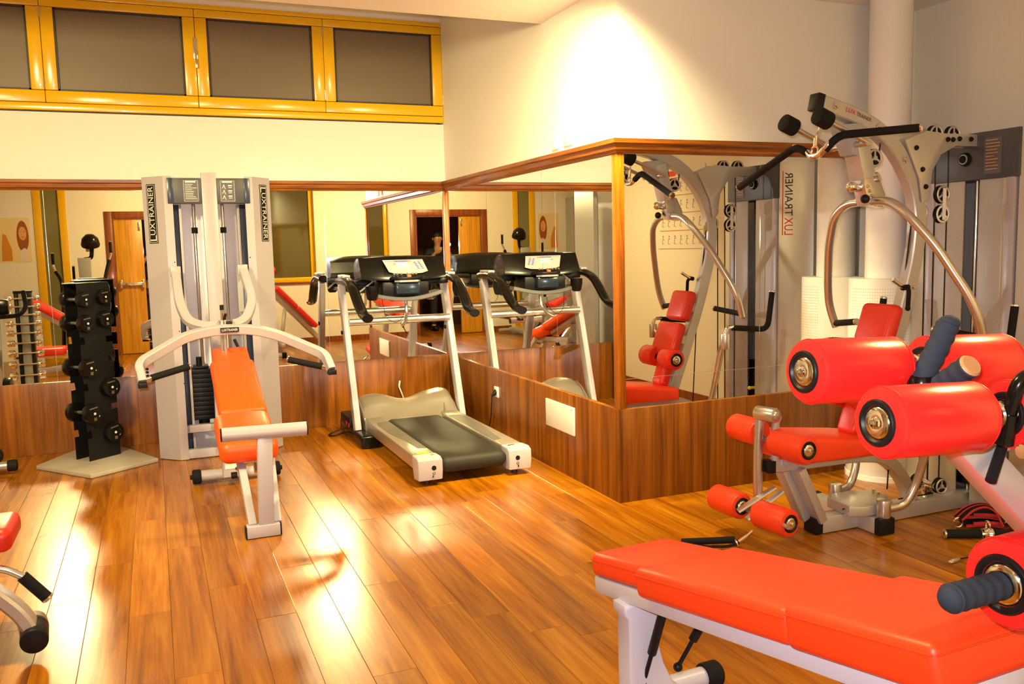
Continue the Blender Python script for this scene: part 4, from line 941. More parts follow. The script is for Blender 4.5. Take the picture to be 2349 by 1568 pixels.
# ================================================================ foreground decline bench
def decline_bench():
    th, ph = -.051, .174
    a = V((-math.sin(th)*math.cos(ph), -math.cos(th)*math.cos(ph), math.sin(ph))); c = V((math.cos(th), -math.sin(th), 0)); n = a.cross(c)
    if n.z < 0: n = -n
    P0 = V((1.356, 2.036, .558)); Q = lambda s, u=0, v=0: P0+a*s+c*u+n*v
    t = thing('decline_bench', 'red three-part decline bench on a pale blue-grey rail, nearest the camera', 'bench', (1.38, 1.7, 0))
    def seg(name, s0, s1, hw, top, th_):
        p = part(pad(Q((s0+s1)/2, 0, top-th_/2), a, c, n, (s1-s0)/2, hw, th_/2, .020, 4), name, 'redor', t)
        k = MB()
        for q in (.020,): 
            r = .0022; zz = top-q
            k.tube([Q(s0+.006, -hw, zz), Q(s1-.006, -hw, zz)], r, 6).tube([Q(s0+.006, hw, zz), Q(s1-.006, hw, zz)], r, 6).tube([Q(s1, -hw+.006, zz), Q(s1, hw-.006, zz)], r, 6)
        part(k, 'piping', 'redor', p)
    seg('head_cushion', -.305, .004, .146, 0, .072)
    seg('back_cushion', -.004, .597, .180, .004, .084)
    seg('seat_cushion', .590, .975, .184, .014, .096)
    part(MB().beam(Q(-.300, -.115, -.098), Q(.95, -.125, -.108), .05, .052, up=n, bev=.006).beam(Q(-.300, .115, -.098), Q(.95, .125, -.108), .05, .052, up=n, bev=.006).beam(Q(-.295, -.115, -.10), Q(-.295, .115, -.10), .03, .04, up=n).beam(Q(.93, -.1, -.11), Q(.93, .1, -.11), .05, .05, up=n), 'rail', 'powder2', t)
    for u in (-.05, .05): part(MB().beam(Q(.90, u, -.136), Q(1.02, u, -.150), .05, .012, up=n), 'heel_plate', 'greymetal', t)
    # flared cast leg
    b0 = Q(-.17, -.085, -.125)
    leg = [(-.075, .01), (-.075, -.015), (-.060, -.035), (-.058, -.20), (-.050, -.46), (.24, -.46), (.16, -.36), (.10, -.27), (.062, -.19), (.042, -.12), (.040, -.03), (.055, -.012), (.055, .01)]
    fwd = V((a.x, a.y, 0)).normalized()
    part(MB().prism(leg, (b0.x, b0.y, b0.z), V((c.x*.9, c.y*.9, 0)).normalized()*1.0, Z, .07, .008, 3), 'leg_casting', 'powder2', t)
    ft = V((1.34, 2.26, .045))
    part(MB().cyl(ft-c*.26, ft+c*.24, .032, seg=22), 'foot_tube', 'powder2', t)
    for s_ in (-1, 1): part(MB().lathe([(0, 0), (.040, 0), (.042, .004), (.042, .055), (.036, .062), (0, .062)], ft+c*(.235*s_ if s_ > 0 else -.255), c*s_, 22), 'end_cap', 'rubber', t)
    part(MB().beam((1.43, 1.10, .05), (1.40, 2.26, .05), .08, .06), 'floor_beam', 'powder2', t)
    part(MB().beam((1.43, 1.10, .05), Q(.80, 0, -.14), .07, .09, up=Y), 'head_post', 'powder2', t)
    part(MB().cyl((1.18, 1.10, .04), (1.68, 1.12, .04), .032, seg=22), 'foot_tube', 'powder2', t)
    for u0, s0, e in ((-.075, -.02, V((1.262, 2.12, .165))), (.075, .02, V((1.335, 2.05, .23)))):
        p0 = Q(s0, u0, -.12); d = e-p0; m_ = p0+d*.62
        g = part(MB().cyl(p0, m_, .0135, seg=16, bev=.003), 'gas_spring', 'black', t)
        part(MB().cyl(m_, e, .0065, seg=12).sph(e, .014, 12), 'spring_rod', 'black', g)
    # leg rollers at the raised end
    R0 = V((1.285, .992, .868))
    roller(t, R0, c, .27, .0775, 'redgl', (1, 0))
    part(MB().cyl(R0-c*.012, R0+c*.30, .014), 'roller_axle', 'chrome', t)
    part(MB().beam(R0+c*.292, Q(.93, .15, -.05), .03, .05, up=Y), 'roller_post', 'powder2', t)
    grip(t, R0-c*.006, R0-c*.135+V((0, -.004, .003)), .0235, 'bluefoam', False, ridges=True)
    part(MB().sph(R0-c*.130+V((0, -.004, .003)), .0228, 20, (.8, 1, 1)), 'grip_end', 'bluefoam', t)
M['powder2'] = mat('blue_grey_powder_coat', (.56, .55, .66), .35, bump=.03, bscale=900)
decline_bench()

# ================================================================ steep sit-up bench with four big rollers
def situp_bench():
    t = thing('sit_up_bench', 'steep sit-up bench with four big red rollers and blue-grey foam grips, right foreground', 'bench', (1.85, 1.55, 0))
    ax = V((.995, -.045, -.035)).normalized(); r = .0775
    A = V((1.41, 1.625, 1.14)); C = V((1.396, 1.382, 1.062)); L = .275; g = .085
    for p in (A, C):
        roller(t, p, ax, L, r, 'redgl', (1, 1)); roller(t, p+ax*(L+g), ax, L, r, 'redgl', (1, 1))
        part(MB().cyl(p+ax*(L-.01), p+ax*(L+g+.01), .014), 'roller_axle', 'chrome', t)
        part(MB().lathe([(.014, 0), (.030, 0), (.034, .004), (.030, .010), (.014, .010)], p+ax*(L+g*.55), ax, 22), 'axle_collar', 'chrome', t)
    cA, cC = A+ax*(L+g/2), C+ax*(L+g/2)
    part(MB().beam(cA-ax*.02+V((0, .01, -.01)), cC-ax*.02+V((0, -.015, .0)), .006, .05, up=Z, bev=.001).beam(cA+ax*.02, cC+ax*.02+V((0, -.015, 0)), .006, .05, up=Z, bev=.001), 'link_plate', 'gold_silver', t)
    part(MB().prism([(-.04, .0), (.06, .0), (.085, -.045), (.03, -.058)], cC+V((.03, .05, -.02)), X, Z, .05, .004), 'head_plate', 'header', t)
    # main beam sloping to the floor
    hb = V((1.735, 1.49, .99)); d0 = V((.8, -.2, -.85)); lb = hb+d0*1.43; zf = -.268
    part(MB().beam(hb, lb, .075, .115, up=(0, 1, .3), bev=.006), 'main_beam', 'silver', t)
    d = d0.normalized(); up = ortho(d, Z)[0]; side = d.cross(up)
    for s0, s1, hw in ((.34, .86, .155), (.87, 1.40, .165)):
        part(pad(hb+d*((s0+s1)/2)+up*.105, d, side, up, (s1-s0)/2, hw, .042, .026), 'cushion', 'red', t)
    part(MB().beam((lb.x, lb.y-.30, zf+.035), (lb.x, lb.y+.30, zf+.035), .07, .06), 'floor_bar', 'silver', t)
    m_ = hb+d*.75
    part(MB().beam(m_-up*.05, (m_.x-.12, m_.y, zf+.04), .07, .07, up=Y), 'support_post', 'silver', t)
    part(MB().beam((m_.x-.12, m_.y-.28, zf+.035), (m_.x-.12, m_.y+.28, zf+.035), .07, .06), 'floor_bar', 'silver', t)
    part(MB().lathe([(0, 0), (.012, 0), (.012, .004), (.006, .010), (0, .010)], hb+d*.07+V((0, -.036, .02)), -Y, 14), 'bolt', 'chrome', t)
    k = hb+d*.075+up*.045+V((0, -.055, .0))
    part(MB().tube([k+V((-.075, -.03, -.075)), k, k+V((.07, .01, .022))], .0125, 12, .012), 'lock_lever', 'rubber', t)
    part(MB().cyl(k+V((-.008, -.006, -.01)), k+V((.010, .004, .010)), .0145, seg=16), 'lever_collar', 'chrome', t)
    # grips
    gb = V((1.672, 1.535, 1.095))
    part(MB().lathe([(0, 0), (.034, 0), (.038, .01), (.036, .06), (.028, .075), (0, .075)], gb+V((.012, .0, -.045)), (-.05, -.1, 1), 20), 'grip_socket', 'gloss', t)
    grip(t, gb+V((.005, -.005, .01)), gb+V((.075, -.02, .150)), .0265, 'bluefoam', False, ridges=True)
    part(MB().sph(gb+V((.075, -.02, .149)), .0255, 20, (1, 1, .8)), 'grip_end', 'bluefoam', t)
    g2 = V((1.70, 1.47, 1.115)); e2 = g2+V((-.002, -.060, .045))
    grip(t, g2-V((.0, -.07, .05)), e2, .0275, 'bluefoam', False, ridges=True)
    part(MB().lathe([(0, 0), (.023, 0), (.025, -.004), (.027, -.006)][::-1], e2+(e2-g2).normalized()*.003, (e2-g2), 22), 'grip_end', 'tanleather', t)
    h0 = cC+ax*.03+V((0, -.03, -.015))
    part(MB().tube([h0+V((0, .02, -.02)), h0+V((.005, -.01, .105)), h0+V((.22, -.03, .120)), h0+V((.34, -.03, .10))], .0165, 16, .035), 'bent_handle', 'gloss', t)
    part(MB().tube([h0+V((0, .02, -.05)), h0+V((0, .01, .02))], .021, 16), 'handle_socket', 'gloss', t)
    part(MB().cyl(cC+ax*.035+V((0, -.05, -.075)), cC+ax*.06+V((0, -.05, -.075)), .016), 'adjust_pin', 'chrome', t)
    return t
SB = situp_bench()
EYE = V((0, 0, 1.45)); SB.location = EYE+(SB.location-EYE)*.813; SB.scale = (.813,)*3

# ================================================================ machine cut off by the left edge of the frame
def left_machine():
    t = thing('leg_curl_machine', 'curved silver machine arm with black grip, cut off at the lower left edge', 'gym machine', (-.8, 3.6, 0))
    part(MB().rtube([(-1.02, 3.52, .40), (-.80, 3.51, .385), (-.62, 3.505, .29), (-.515, 3.50, .17), (-.478, 3.495, .085)], .05, .085, .16, up=(0, 1, 0), c=.010, n=8), 'curved_arm', 'silver', t)
    part(MB().sweep(fillet([(-.95, 3.545, .375), (-.74, 3.54, .355), (-.64, 3.53, .285), (-.56, 3.53, .215)], .1, 6), [(-.010, -.03), (.010, -.03), (.010, .03), (-.010, .03)], ref=(0, 1, 0)), 'inner_web', 'greymetal', t)
    part(MB().cyl((-.486, 3.55, .092), (-.476, 3.435, .080), .047, seg=28, bev=.005), 'foot_cap', 'black', t)
    part(MB().cyl((-.494, 3.57, .100), (-.487, 3.535, .095), .050, seg=26), 'arm_collar', 'satin', t)
    part(MB().tube([(-.90, 3.55, .30), (-.72, 3.55, .335), (-.575, 3.55, .335), (-.505, 3.55, .285)], .0135, 14, .08), 'handle_stem', 'satin', t)
    grip(t, (-.512, 3.55, .291), (-.437, 3.55, .195), .0215)
    part(pad((-.72, 3.68, .43), X, Y, Z, .185, .14, .045, .032), 'seat', 'red', t)
    part(pad((-1.16, 3.68, .43), X, Y, Z, .23, .14, .045, .032), 'backrest', 'red', t)
    part(MB().beam((-.72, 3.68, .38), (-.95, 3.60, .04), .06, .06, up=Y).beam((-.90, 3.68, .39), (-1.45, 3.68, .39), .06, .06).beam((-1.4, 3.68, .39), (-1.4, 3.68, .04), .06, .06, up=Y), 'frame', 'silver', t)
    part(MB().beam((-1.4, 3.40, .035), (-1.4, 3.96, .035), .06, .06).beam((-1.4, 3.60, .035), (-.93, 3.60, .035), .06, .06), 'floor_frame', 'silver', t)
left_machine()

def exercise_bike():
    t = thing('exercise_bike', 'exercise bike at the left edge with black handlebars, its foot tube showing', 'exercise bike', (-1.25, 6.2, 0))
    part(MB().cyl((-1.62, 6.63, .062), (-.965, 6.63, .062), .032, seg=20), 'rear_foot', 'satin', t)
    for x, d in ((-.985, 1), (-1.60, -1)): part(MB().lathe([(0, 0), (.036, 0), (.039, .005), (.039, .05), (.033, .058), (0, .058)], (x, 6.63, .062), (d, 0, 0), 22), 'foot_cap', 'rubber', t)
    part(MB().cyl((-1.55, 5.62, .05), (-1.03, 5.62, .05), .030, seg=20), 'front_foot', 'satin', t)
    part(MB().beam((-1.29, 5.62, .06), (-1.29, 6.63, .07), .06, .05), 'floor_beam', 'greymetal', t)
    part(MB().beam((-1.29, 6.3, .08), (-1.27, 6.45, .78), .06, .06, up=Y).beam((-1.29, 5.85, .08), (-1.28, 5.72, .92), .06, .06, up=Y).beam((-1.29, 6.3, .32), (-1.29, 5.8, .30), .05, .05), 'frame', 'greymetal', t)
    part(MB().lathe([(.04, -.03), (.21, -.03), (.22, 0), (.21, .03), (.04, .03)], (-1.29, 5.98, .33), X, 36), 'flywheel', 'satin', t)
    part(MB().cyl((-1.20, 6.20, .34), (-1.14, 6.20, .34), .13, seg=30, bev=.01), 'drive_cover', 'gloss', t)
    part(MB().beam((-1.12, 6.20, .34), (-1.12, 6.26, .18), .015, .03, up=X).beam((-1.46, 6.20, .34), (-1.46, 6.14, .50), .015, .03, up=X), 'crank', 'chrome', t)
    part(MB().box((-1.12, 6.21, .165), (-1.02, 6.30, .195), .008), 'pedal', 'black', t)
    part(MB().box((-1.56, 6.09, .485), (-1.46, 6.18, .515), .008), 'pedal', 'black', t)
    part(MB().torus((-1.01, 6.255, .215), (0, 1, .2), .055, .010), 'toe_strap', 'black', t)
    part(MB().prism([(-.07, -.13), (.07, -.13), (.12, .06), (.09, .12), (-.09, .12), (-.12, .06)], (-1.27, 6.47, .80), X, Y, .075, .025, 4), 'saddle', 'gloss', t)
    part(MB().tube([(-1.07, 5.66, 1.16), (-1.04, 5.76, 1.02), (-1.09, 5.86, .96), (-1.28, 5.80, .95), (-1.47, 5.86, .96), (-1.52, 5.76, 1.02), (-1.49, 5.66, 1.16)], .019, 14, .06), 'handlebar', 'rubber', t)
    part(MB().box((-1.38, 5.70, .96), (-1.18, 5.76, 1.10), .015), 'console', 'gloss', t)
exercise_bike()

# ================================================================ chrome dumbbell tower, seen in the back mirror
def chrome_tower():
    t = thing('dumbbell_tower', 'grey upright tower for small chrome dumbbells, seen in the back mirror', 'rack', (-1.20, 4.6, 0))
    part(MB().box((-1.24, 4.57, .02), (-1.16, 4.65, 1.13), .004), 'post', 'greymetal', t)
    for x in (-1.275, -1.155): part(MB().box((x, 4.56, .02), (x+.03, 4.67, 1.11), .003), 'notched_plate', 'black', t)
    part(MB().box((-1.47, 4.38, .002), (-.94, 4.86, .022), .004), 'base_plate', 'greymetal', t)
    part(MB().box((-1.28, 4.555, 1.11), (-1.12, 4.675, 1.135), .003), 'top_cap', 'black', t)
    rows = [1.06, .98, .90, .81, .72, .62, .52, .41, .30]; b = None; k = 0
    words_ = ['top', 'second', 'third', 'fourth', 'fifth', 'sixth', 'seventh', 'eighth', 'lowest']
    for i, z in enumerate(rows):
        r = .022+.0022*i
        e = bpy.data.objects.new('chrome_dumbbell', None); COL.objects.link(e); ROOTLOC[e.name] = V((0, 0, 0))
        part(MB().cyl((-.125, 0, 0), (.125, 0, 0), .0095, seg=12), 'handle', 'chrome', e)
        for s_ in (-1, 1): part(MB().lathe([(0, 0), (r*.8, 0), (r, .008), (r, .05), (r*.75, .062), (0, .062)], (s_*.095, 0, 0), (s_, 0, 0), 18), 'weight_head', 'chrome', e)
        e.location = (-1.20, 4.70, z); tag(e, '%s chrome dumbbell from the top on the mirrored grey tower' % words_[i] if 0 < i < 8 else '%s chrome dumbbell on the mirrored grey tower' % words_[i], 'dumbbell', 'chrome dumbbells on the tower')
    pg = MB()
    for z in rows:
        for x in (-1.26, -1.14): pg.box((x-.008, 4.665, z-.02), (x+.008, 4.70, z-.010))
    o = part(pg, 'peg', 'black', t, smooth=0); o['kind'] = 'stuff'
chrome_tower()

# ================================================================ things seen only in the mirrors
def elliptical():
    t = thing('elliptical_trainer', 'elliptical trainer with dark dome console, reflected in the mirrors', 'elliptical', (-.85, 1.40, 0))
    part(MB().beam((-.87, .75, .06), (-.87, 2.0, .06), .09, .07).cyl((-1.1, .75, .05), (-.64, .75, .05), .03).cyl((-1.1, 2.0, .05), (-.64, 2.0, .05), .03), 'floor_frame', 'greymetal', t)
    part(MB().cyl((-.98, 1.72, .38), (-.76, 1.72, .38), .29, seg=36, bev=.03), 'drive_housing', 'greymetal', t)
    part(MB().prism([(-.055, 0), (.065, 0), (.085, .82), (-.075, .82)], (-.83, 1.56, .62), X, Z, .06, .008), 'mast', 'greymetal', t)
    part(MB().tube([(-.83, 1.49, 1.42), (-.74, 1.49, 1.43), (-.72, 1.49, 1.62)], .026, 12, .05), 'console_neck', 'gloss', t)
    part(MB().lathe([(0, -.02), (.11, -.02), (.118, .01), (.10, .09), (.05, .14), (0, .15)], (-.74, 1.47, 1.61), (0, .35, 1), 26), 'console', 'gloss', t)
    part(MB().box((-.80, 1.48, 1.52), (-.70, 1.495, 1.60)), 'console_label', 'screen', t, smooth=0)
    for s_, tz in ((-1, 1.42), (1, 1.56)):
        x = -.86+s_*.27
        part(MB().tube([(x, 1.70, .30), (x+s_*-.02, 1.55, .85), (x+s_*-.01, 1.46, 1.15), (x+s_*.06, 1.36, tz-.16)], .024, 12, .15), 'swing_arm', 'gloss', t)
        part(MB().tube([(x+s_*.055, 1.37, tz-.17), (x+s_*.085, 1.33, tz-.08), (x+s_*.085, 1.33, tz-.05)], .015, 12, .03), 'handle_stem', 'chrome', t)
        grip(t, (x+s_*.085, 1.33, tz-.06), (x+s_*.085, 1.33, tz+.09), .019)
        part(MB().box((x-.07, 1.0, .22+.08*s_), (x+.07, 1.38, .26+.08*s_), .01), 'foot_plate', 'black', t)
        part(MB().beam((x, 1.60, .30), (x, .95, .22+.08*s_), .04, .05), 'pedal_bar', 'satin', t)
    grip(t, (-.97, 1.44, 1.16), (-.97, 1.42, 1.33), .017)
    part(MB().tube([(-.86, 1.52, 1.10), (-.95, 1.47, 1.10), (-.97, 1.44, 1.17)], .013, 10, .03), 'fixed_handle', 'chrome', t)
elliptical()
def leg_press():
    t = thing('leg_press', 'reclined leg press with split red pads on a pale frame, reflected in the mirrors', 'gym machine', (-1.25, 2.25, 0))
    d = V((.80, 0, -.55)).normalized(); n = V((.55, 0, .80)).normalized()
    c = V((-1.28, 2.25, .74))
    part(MB().beam(c-d*.40-n*.07, c+d*.50-n*.07, .10, .07, bev=.006), 'incline_beam', 'powder', t)
    part(pad(c-d*.16, d, Y, n, .20, .14, .045, .03), 'backrest', 'red', t)
    part(pad(c+d*.22, d, Y, n, .13, .13, .045, .03), 'seat', 'red', t)
    part(MB().prism([(-.22, -.03), (.05, -.03), (.02, .03), (-.16, .03)], c+n*.0465-Y*.0, d, Y, .002).prism([(.16, -.02), (.28, -.02), (.28, .02), (.16, .02)], c+n*.0465, d, Y, .002), 'pad_panel', 'powder', t, smooth=0)
    part(MB().beam((-1.75, 2.25, .05), (-.75, 2.25, .16), .07, .07).beam((-1.55, 2.25, .86), (-1.62, 2.25, .06), .06, .06, up=Y).beam((-.95, 2.25, .45), (-.9, 2.25, .1), .06, .06, up=Y), 'frame', 'powder', t)
    part(MB().beam((-1.70, 2.0, .04), (-1.70, 2.5, .04), .07, .06).beam((-.80, 2.05, .04), (-.80, 2.45, .04), .07, .06), 'floor_bar', 'powder', t)
    part(MB().beam((-.98, 2.16, .20), (-.74, 2.16, .14), .06, .10).cyl((-1.0, 2.10, .18), (-.9, 2.10, .18), .05), 'foot_plate', 'powder', t)
    part(MB().tube([(-.86, 2.18, .30), (-.70, 2.12, .05)], .014, 10), 'lock_lever', 'black', t)
    return t
LP = leg_press()
LP.location.x += .20; LP.location.y += .25
def cable_column():
    t = thing('cable_column', 'grey cable column with bright rear panel and black knob, in the side mirror', 'gym machine', (-2.1, 1.2, 0))
    y = 1.25; h = 2.12
    for x0, x1 in ((-1.93, -1.74), (-2.46, -2.34)): part(MB().box((x0, .95, .01), (x1, y, h), .006), 'upright_column', 'greymetal', t)
    part(MB().box((-2.34, 1.0, h-.12), (-1.93, y-.01, h), .004), 'top_bar', 'greymetal', t)
    part(MB().box((-2.34, 1.02, .10), (-1.93, 1.03, 2.0)), 'rear_sheet', 'white_sheet', t, smooth=0)
    part(MB().box((-1.965, 1.15, .02), (-1.93, y-.005, 2.0), .003), 'inner_strip', 'bluedark', t)
    for x in (-2.08, -2.19): part(MB().cyl((x, 1.15, .05), (x, 1.15, 2.0), .011), 'guide_rod', 'chrome', t)
    for k in range(8): part(MB().box((-2.25, 1.08, .08+k*.034), (-2.02, 1.20, .111+k*.034), .002), 'weight_plate', 'black', t)
    part(MB().box((-2.34, .98, 0), (-1.93, y, .06), .003), 'base_bar', 'greymetal', t)
    part(MB().lathe([(0, 0), (.03, 0), (.03, .05), (.085, .055), (.09, .075), (.085, .095), (0, .095)], (-1.95, y, 1.31), Y, 28), 'knob', 'rubber', t)
    # writing on the clear front sheet, facing the room
    p = part(MB().box((-2.33, y-.02, .81), (-1.98, y-.016, .812)), 'lettering_rule', 'blackink', t, smooth=0)
    text(LOGO, 'lettering', (-2.14, y-.015, .855), -X, Z, .40, .055, 'blackink', t)
    t.location.x -= .36; t.location.y -= .55; t.scale = (1, 1, 1.08)
cable_column()
def poster():
    t = thing('wall_poster', 'portrait poster of a woman with long brown hair, reflected in the side mirror', 'poster', (-1.75, YR, 1.7))
    part(MB().box((-1.95, YR, 1.40), (-1.56, YR+.004, 2.02)), 'sheet', mat('poster_cream', lin(236, 214, 160), .5), t, smooth=0)
    y = YR+.0045; s = lambda pts, m, nm: part(MB().prism([(-u, v) for u, v in pts], (0, y, 0), X, -Z, .0006).bm and MB().prism(pts, (0, y+.0006, 0), X, Z, .0006), nm, m, t, smooth=0)
    el = lambda cx, cz, rx, rz, n=20: [(cx+rx*math.cos(2*PI*k/n), cz+rz*math.sin(2*PI*k/n)) for k in range(n)]
    s(el(-1.655, 1.76, .075, .22), mat('print_brown', lin(150, 84, 30), .5), 'printed_hair')
    y += .0007; s(el(-1.655, 1.80, .048, .095), mat('print_skin', lin(226, 168, 104), .5), 'printed_face')
    s([(-1.72, 1.42), (-1.59, 1.42), (-1.60, 1.56), (-1.64, 1.60), (-1.70, 1.56)], mat('print_pale', lin(230, 215, 215), .5), 'printed_shirt')
    s([(-1.93, 1.42), (-1.80, 1.42), (-1.80, 1.58), (-1.86, 1.78), (-1.90, 1.80), (-1.92, 1.62)], mat('print_orange', lin(214, 140, 44), .5), 'printed_arm')
    y += .0007; s(el(-1.675, 1.825, .008, .004, 8), 'blackink', 'printed_eye'); s(el(-1.635, 1.825, .008, .004, 8), 'blackink', 'printed_eye'); s(el(-1.655, 1.752, .018, .006, 10), 'redink', 'printed_mouth')
poster()
def chart():
    t = thing('exercise_chart', 'tall exercise wall chart with red heading, seen in the mirror behind the multi-gym', 'poster', (XR, 1.7, 1.8))
    x = XR-.008
    part(MB().box((x, 1.22, 1.40), (XR-.003, 1.98, 2.13)), 'sheet', 'paper', t, smooth=0)
    part(MB().box((x-.001, 1.26, 2.06), (x, 1.52, 2.11)), 'heading', 'redink', t, smooth=0)
    ru = MB(); fg = MB()
    for j in range(4):
        ru.box((x-.001, 1.25, 2.04-j*.16), (x, 1.95, 2.048-j*.16))
        for i in range(7):
            yy = 1.29+i*.10; zz = 1.97-j*.16
            fg.beam((x-.0008, yy, zz-.045), (x-.0008, yy+.012, zz+.01), .006, .001, up=X, bev=0).cyl((x, yy+.014, zz+.022), (x-.001, yy+.014, zz+.022), .009, seg=8).beam((x-.0008, yy+.01, zz), (x-.0008, yy+.035, zz-.012+.01*(i % 3)), .005, .001, up=X, bev=0).beam((x-.0008, yy, zz-.045), (x-.0008, yy+.03, zz-.05), .005, .001, up=X, bev=0)
    part(ru, 'printed_rule', 'tanleather', t, smooth=0); o = part(fg, 'printed_figure', mat('print_grey', lin(150, 120, 100), .6), t, smooth=0); o['kind'] = 'stuff'
chart()

# ================================================================ accessories on the floor
def floor_items():
    b = thing('cable_bar', 'straight black foam-covered cable bar with chrome swivel lying on the floor', 'bar', (3.6, 3.05, 0))
    p0, p1 = V((3.455, 2.985, .024)), V((3.92, 2.765, .024)); d = (p1-p0).normalized()
    m0 = p0+d*.19
    part(MB().cyl(p0, p1, .012, seg=12), 'bar_core', 'chrome', b)
    grip(b, m0-d*.02, p0, .0215); grip(b, m0+d*.045, p1, .0215)
    part(MB().lathe([(.012, -.022), (.027, -.022), (.030, -.012), (.024, 0), (.030, .012), (.027, .022), (.012, .022)], m0+d*.012, d, 22).torus(m0+d*.012+V((0, 0, .042)), d, .020, .005, 18, 6), 'swivel', 'chrome', b)
    s = thing('ankle_strap', 'black webbing strap with red edges looped over the floor bar', 'strap', (3.72, 3.0, .03))
    pts = [(3.63, 3.06, .055), (3.69, 3.045, .105), (3.76, 3.01, .125), (3.80, 2.95, .085), (3.795, 2.905, .035)]
    pf = fillet(pts, .05, 5)
    part(MB().sweep(pf, [(-.034, -.002), (.034, -.002), (.034, .002), (-.034, .002)], ref=Z), 'webbing', 'rubber', s)
    for u in (-.0335, -.006, .0335): part(MB().sweep(pf, [(u-.004, -.0032), (u+.004, -.0032), (u+.004, .0032), (u-.004, .0032)], ref=Z), 'red_edge', 'strapred', s)
    part(MB().torus((3.628, 3.055, .036), (.3, 1, 0), .024, .0035, 20, 6), 'd_ring', 'chrome', s)
    part(MB().torus((3.79, 2.90, .036), (1, .6, 0), .026, .004, 20, 6), 'd_ring', 'chrome', s)
    s2 = thing('strap_pile', 'folded black and red straps heaped behind the floor bar', 'strap', (3.80, 3.0, 0))
    for k, (yy, zz) in enumerate(((3.03, .012), (3.00, .030), (3.04, .048), (3.01, .066))):
        pp = fillet([(3.70+.02*k, yy+.06, zz), (3.80, yy, zz+.012), (3.90, yy-.14, zz)], .1, 5)
        part(MB().sweep(pp, [(-.05, -.006), (.05, -.006), (.05, .006), (-.05, .006)], ref=Z), 'webbing', 'rubber', s2)
        for u in (-.049, .049): part(MB().sweep(pp, [(u-.003, -.007), (u+.003, -.007), (u+.003, .007), (u-.003, .007)], ref=Z), 'red_edge', 'strapred', s2)
    c = thing('cable_end', 'thin steel cable with a brass ferrule lying loose on the floor', 'cable', (3.25, 2.74, 0))
    part(MB().tube([(3.262, 2.742, .010), (3.40, 2.74, .006), (3.62, 2.70, .006)], .0035, 8, .05), 'wire', 'black', c)
    part(MB().lathe([(0, 0), (.007, 0), (.010, .004), (.010, .05), (.007, .055), (0, .055)], (3.215, 2.735, .010), (1, .13, 0), 14), 'ferrule', 'gold_silver', c)
    part(MB().torus((3.208, 2.733, .010), Z, .008, .003, 14, 6), 'eyelet', 'chrome', c)
    h = thing('stirrup_handle', 'black strap handle clipped to the leg lever, lying on the floor', 'handle', (2.38, 3.36, 0))
    part(MB().tube([(2.27, 3.45, .022), (2.50, 3.345, .030)], .0165, 14), 'hand_grip', 'rubber', h)
    part(MB().sweep(fillet([(2.265, 3.455, .022), (2.34, 3.36, .016), (2.43, 3.31, .018), (2.475, 3.295, .028)], .04, 5), [(-.014, -.002), (.014, -.002), (.014, .002), (-.014, .002)], ref=Z).sweep(fillet([(2.50, 3.345, .030), (2.49, 3.31, .030), (2.47, 3.295, .030)], .02, 4), [(-.014, -.002), (.014, -.002), (.014, .002), (-.014, .002)], ref=Z), 'webbing', 'black', h)
    part(MB().torus((2.475, 3.293, .034), (.7, -.4, .4), .016, .004, 18, 6).tube([(2.482, 3.29, .04), (2.52, 3.28, .066)], .009, 10).tube([(2.515, 3.28, .063), (2.545, 3.27, .09)], .006, 8), 'snap_hook', 'chrome', h)
floor_items()

# ================================================================ floodlights hung from the ceiling, the last two added as fill
def floodlight(loc, target, label):
    t = thing('floodlight', label, 'lamp', loc)
    c = V(loc); d = (V(target)-c).normalized(); a, b = ortho(d)
    o = c-d*.05
    part(MB().obox(o-d*.035, a, b, d, .125, .165, .045, .012, 3), 'housing', 'greymetal', t)
    part(MB().obox(c-d*.035, a, b, d, .11, .15, .003), 'glass', 'lens', t, smooth=0)
    vis = MB()
    for s_, q, hx, hy in ((1, a, .004, .165), (-1, a, .004, .165)): vis.obox(o+q*(.160*s_)+d*.02, q, b, d, hx, hy, .03)
    part(vis, 'visor', 'greymetal', t)
    top = V((o.x-d.x*.06, o.y-d.y*.06, ZC))
    part(MB().beam(o-d*.05, top, .03, .006).cyl(top-V((0, 0, .012)), top, .05, seg=20), 'bracket', 'greymetal', t)
floodlight(FLOOD_A, FLOOD_A_T, 'floodlight on the ceiling over the mirrored corner')
floodlight(FLOOD_B, FLOOD_B_T, 'floodlight on the ceiling above the dumbbell rack side')
floodlight(FILL_C, FILL_C_T, 'added fill floodlight on the ceiling above the two red benches')
floodlight(FILL_D, FILL_D_T, 'added fill floodlight on the ceiling in front of the doorway')

# ================================================================ the photographer in the doorway
def skin_mesh(pts, edges, radii, root, sub=2):
    me = bpy.data.meshes.new('tmp_skin'); me.from_pydata(pts, edges, [])
    o = bpy.data.objects.new('tmp_skin', me); COL.objects.link(o)
    mo = o.modifiers.new('skin', 'SKIN'); mo.use_smooth_shade = True
    sv = me.skin_vertices[0].data if me.skin_vertices else None
    if sv is None:
        bm = bmesh.new(); bm.from_mesh(me); bm.verts.layers.skin.verify(); bm.to_mesh(me); bm.free(); sv = me.skin_vertices[0].data
    for k, r in enumerate(radii): sv[k].radius = (r, r) if not isinstance(r, tuple) else r; sv[k].use_root = (k == root)
    sb = o.modifiers.new('sub', 'SUBSURF'); sb.levels = sub; sb.render_levels = sub
    dg = bpy.context.evaluated_depsgraph_get(); res = bpy.data.meshes.new_from_object(o.evaluated_get(dg))
    bpy.data.objects.remove(o)
    bm = bmesh.new(); bm.from_mesh(res); bpy.data.meshes.remove(res); mb = MB(); mb.bm.free(); mb.bm = bm
    return mb
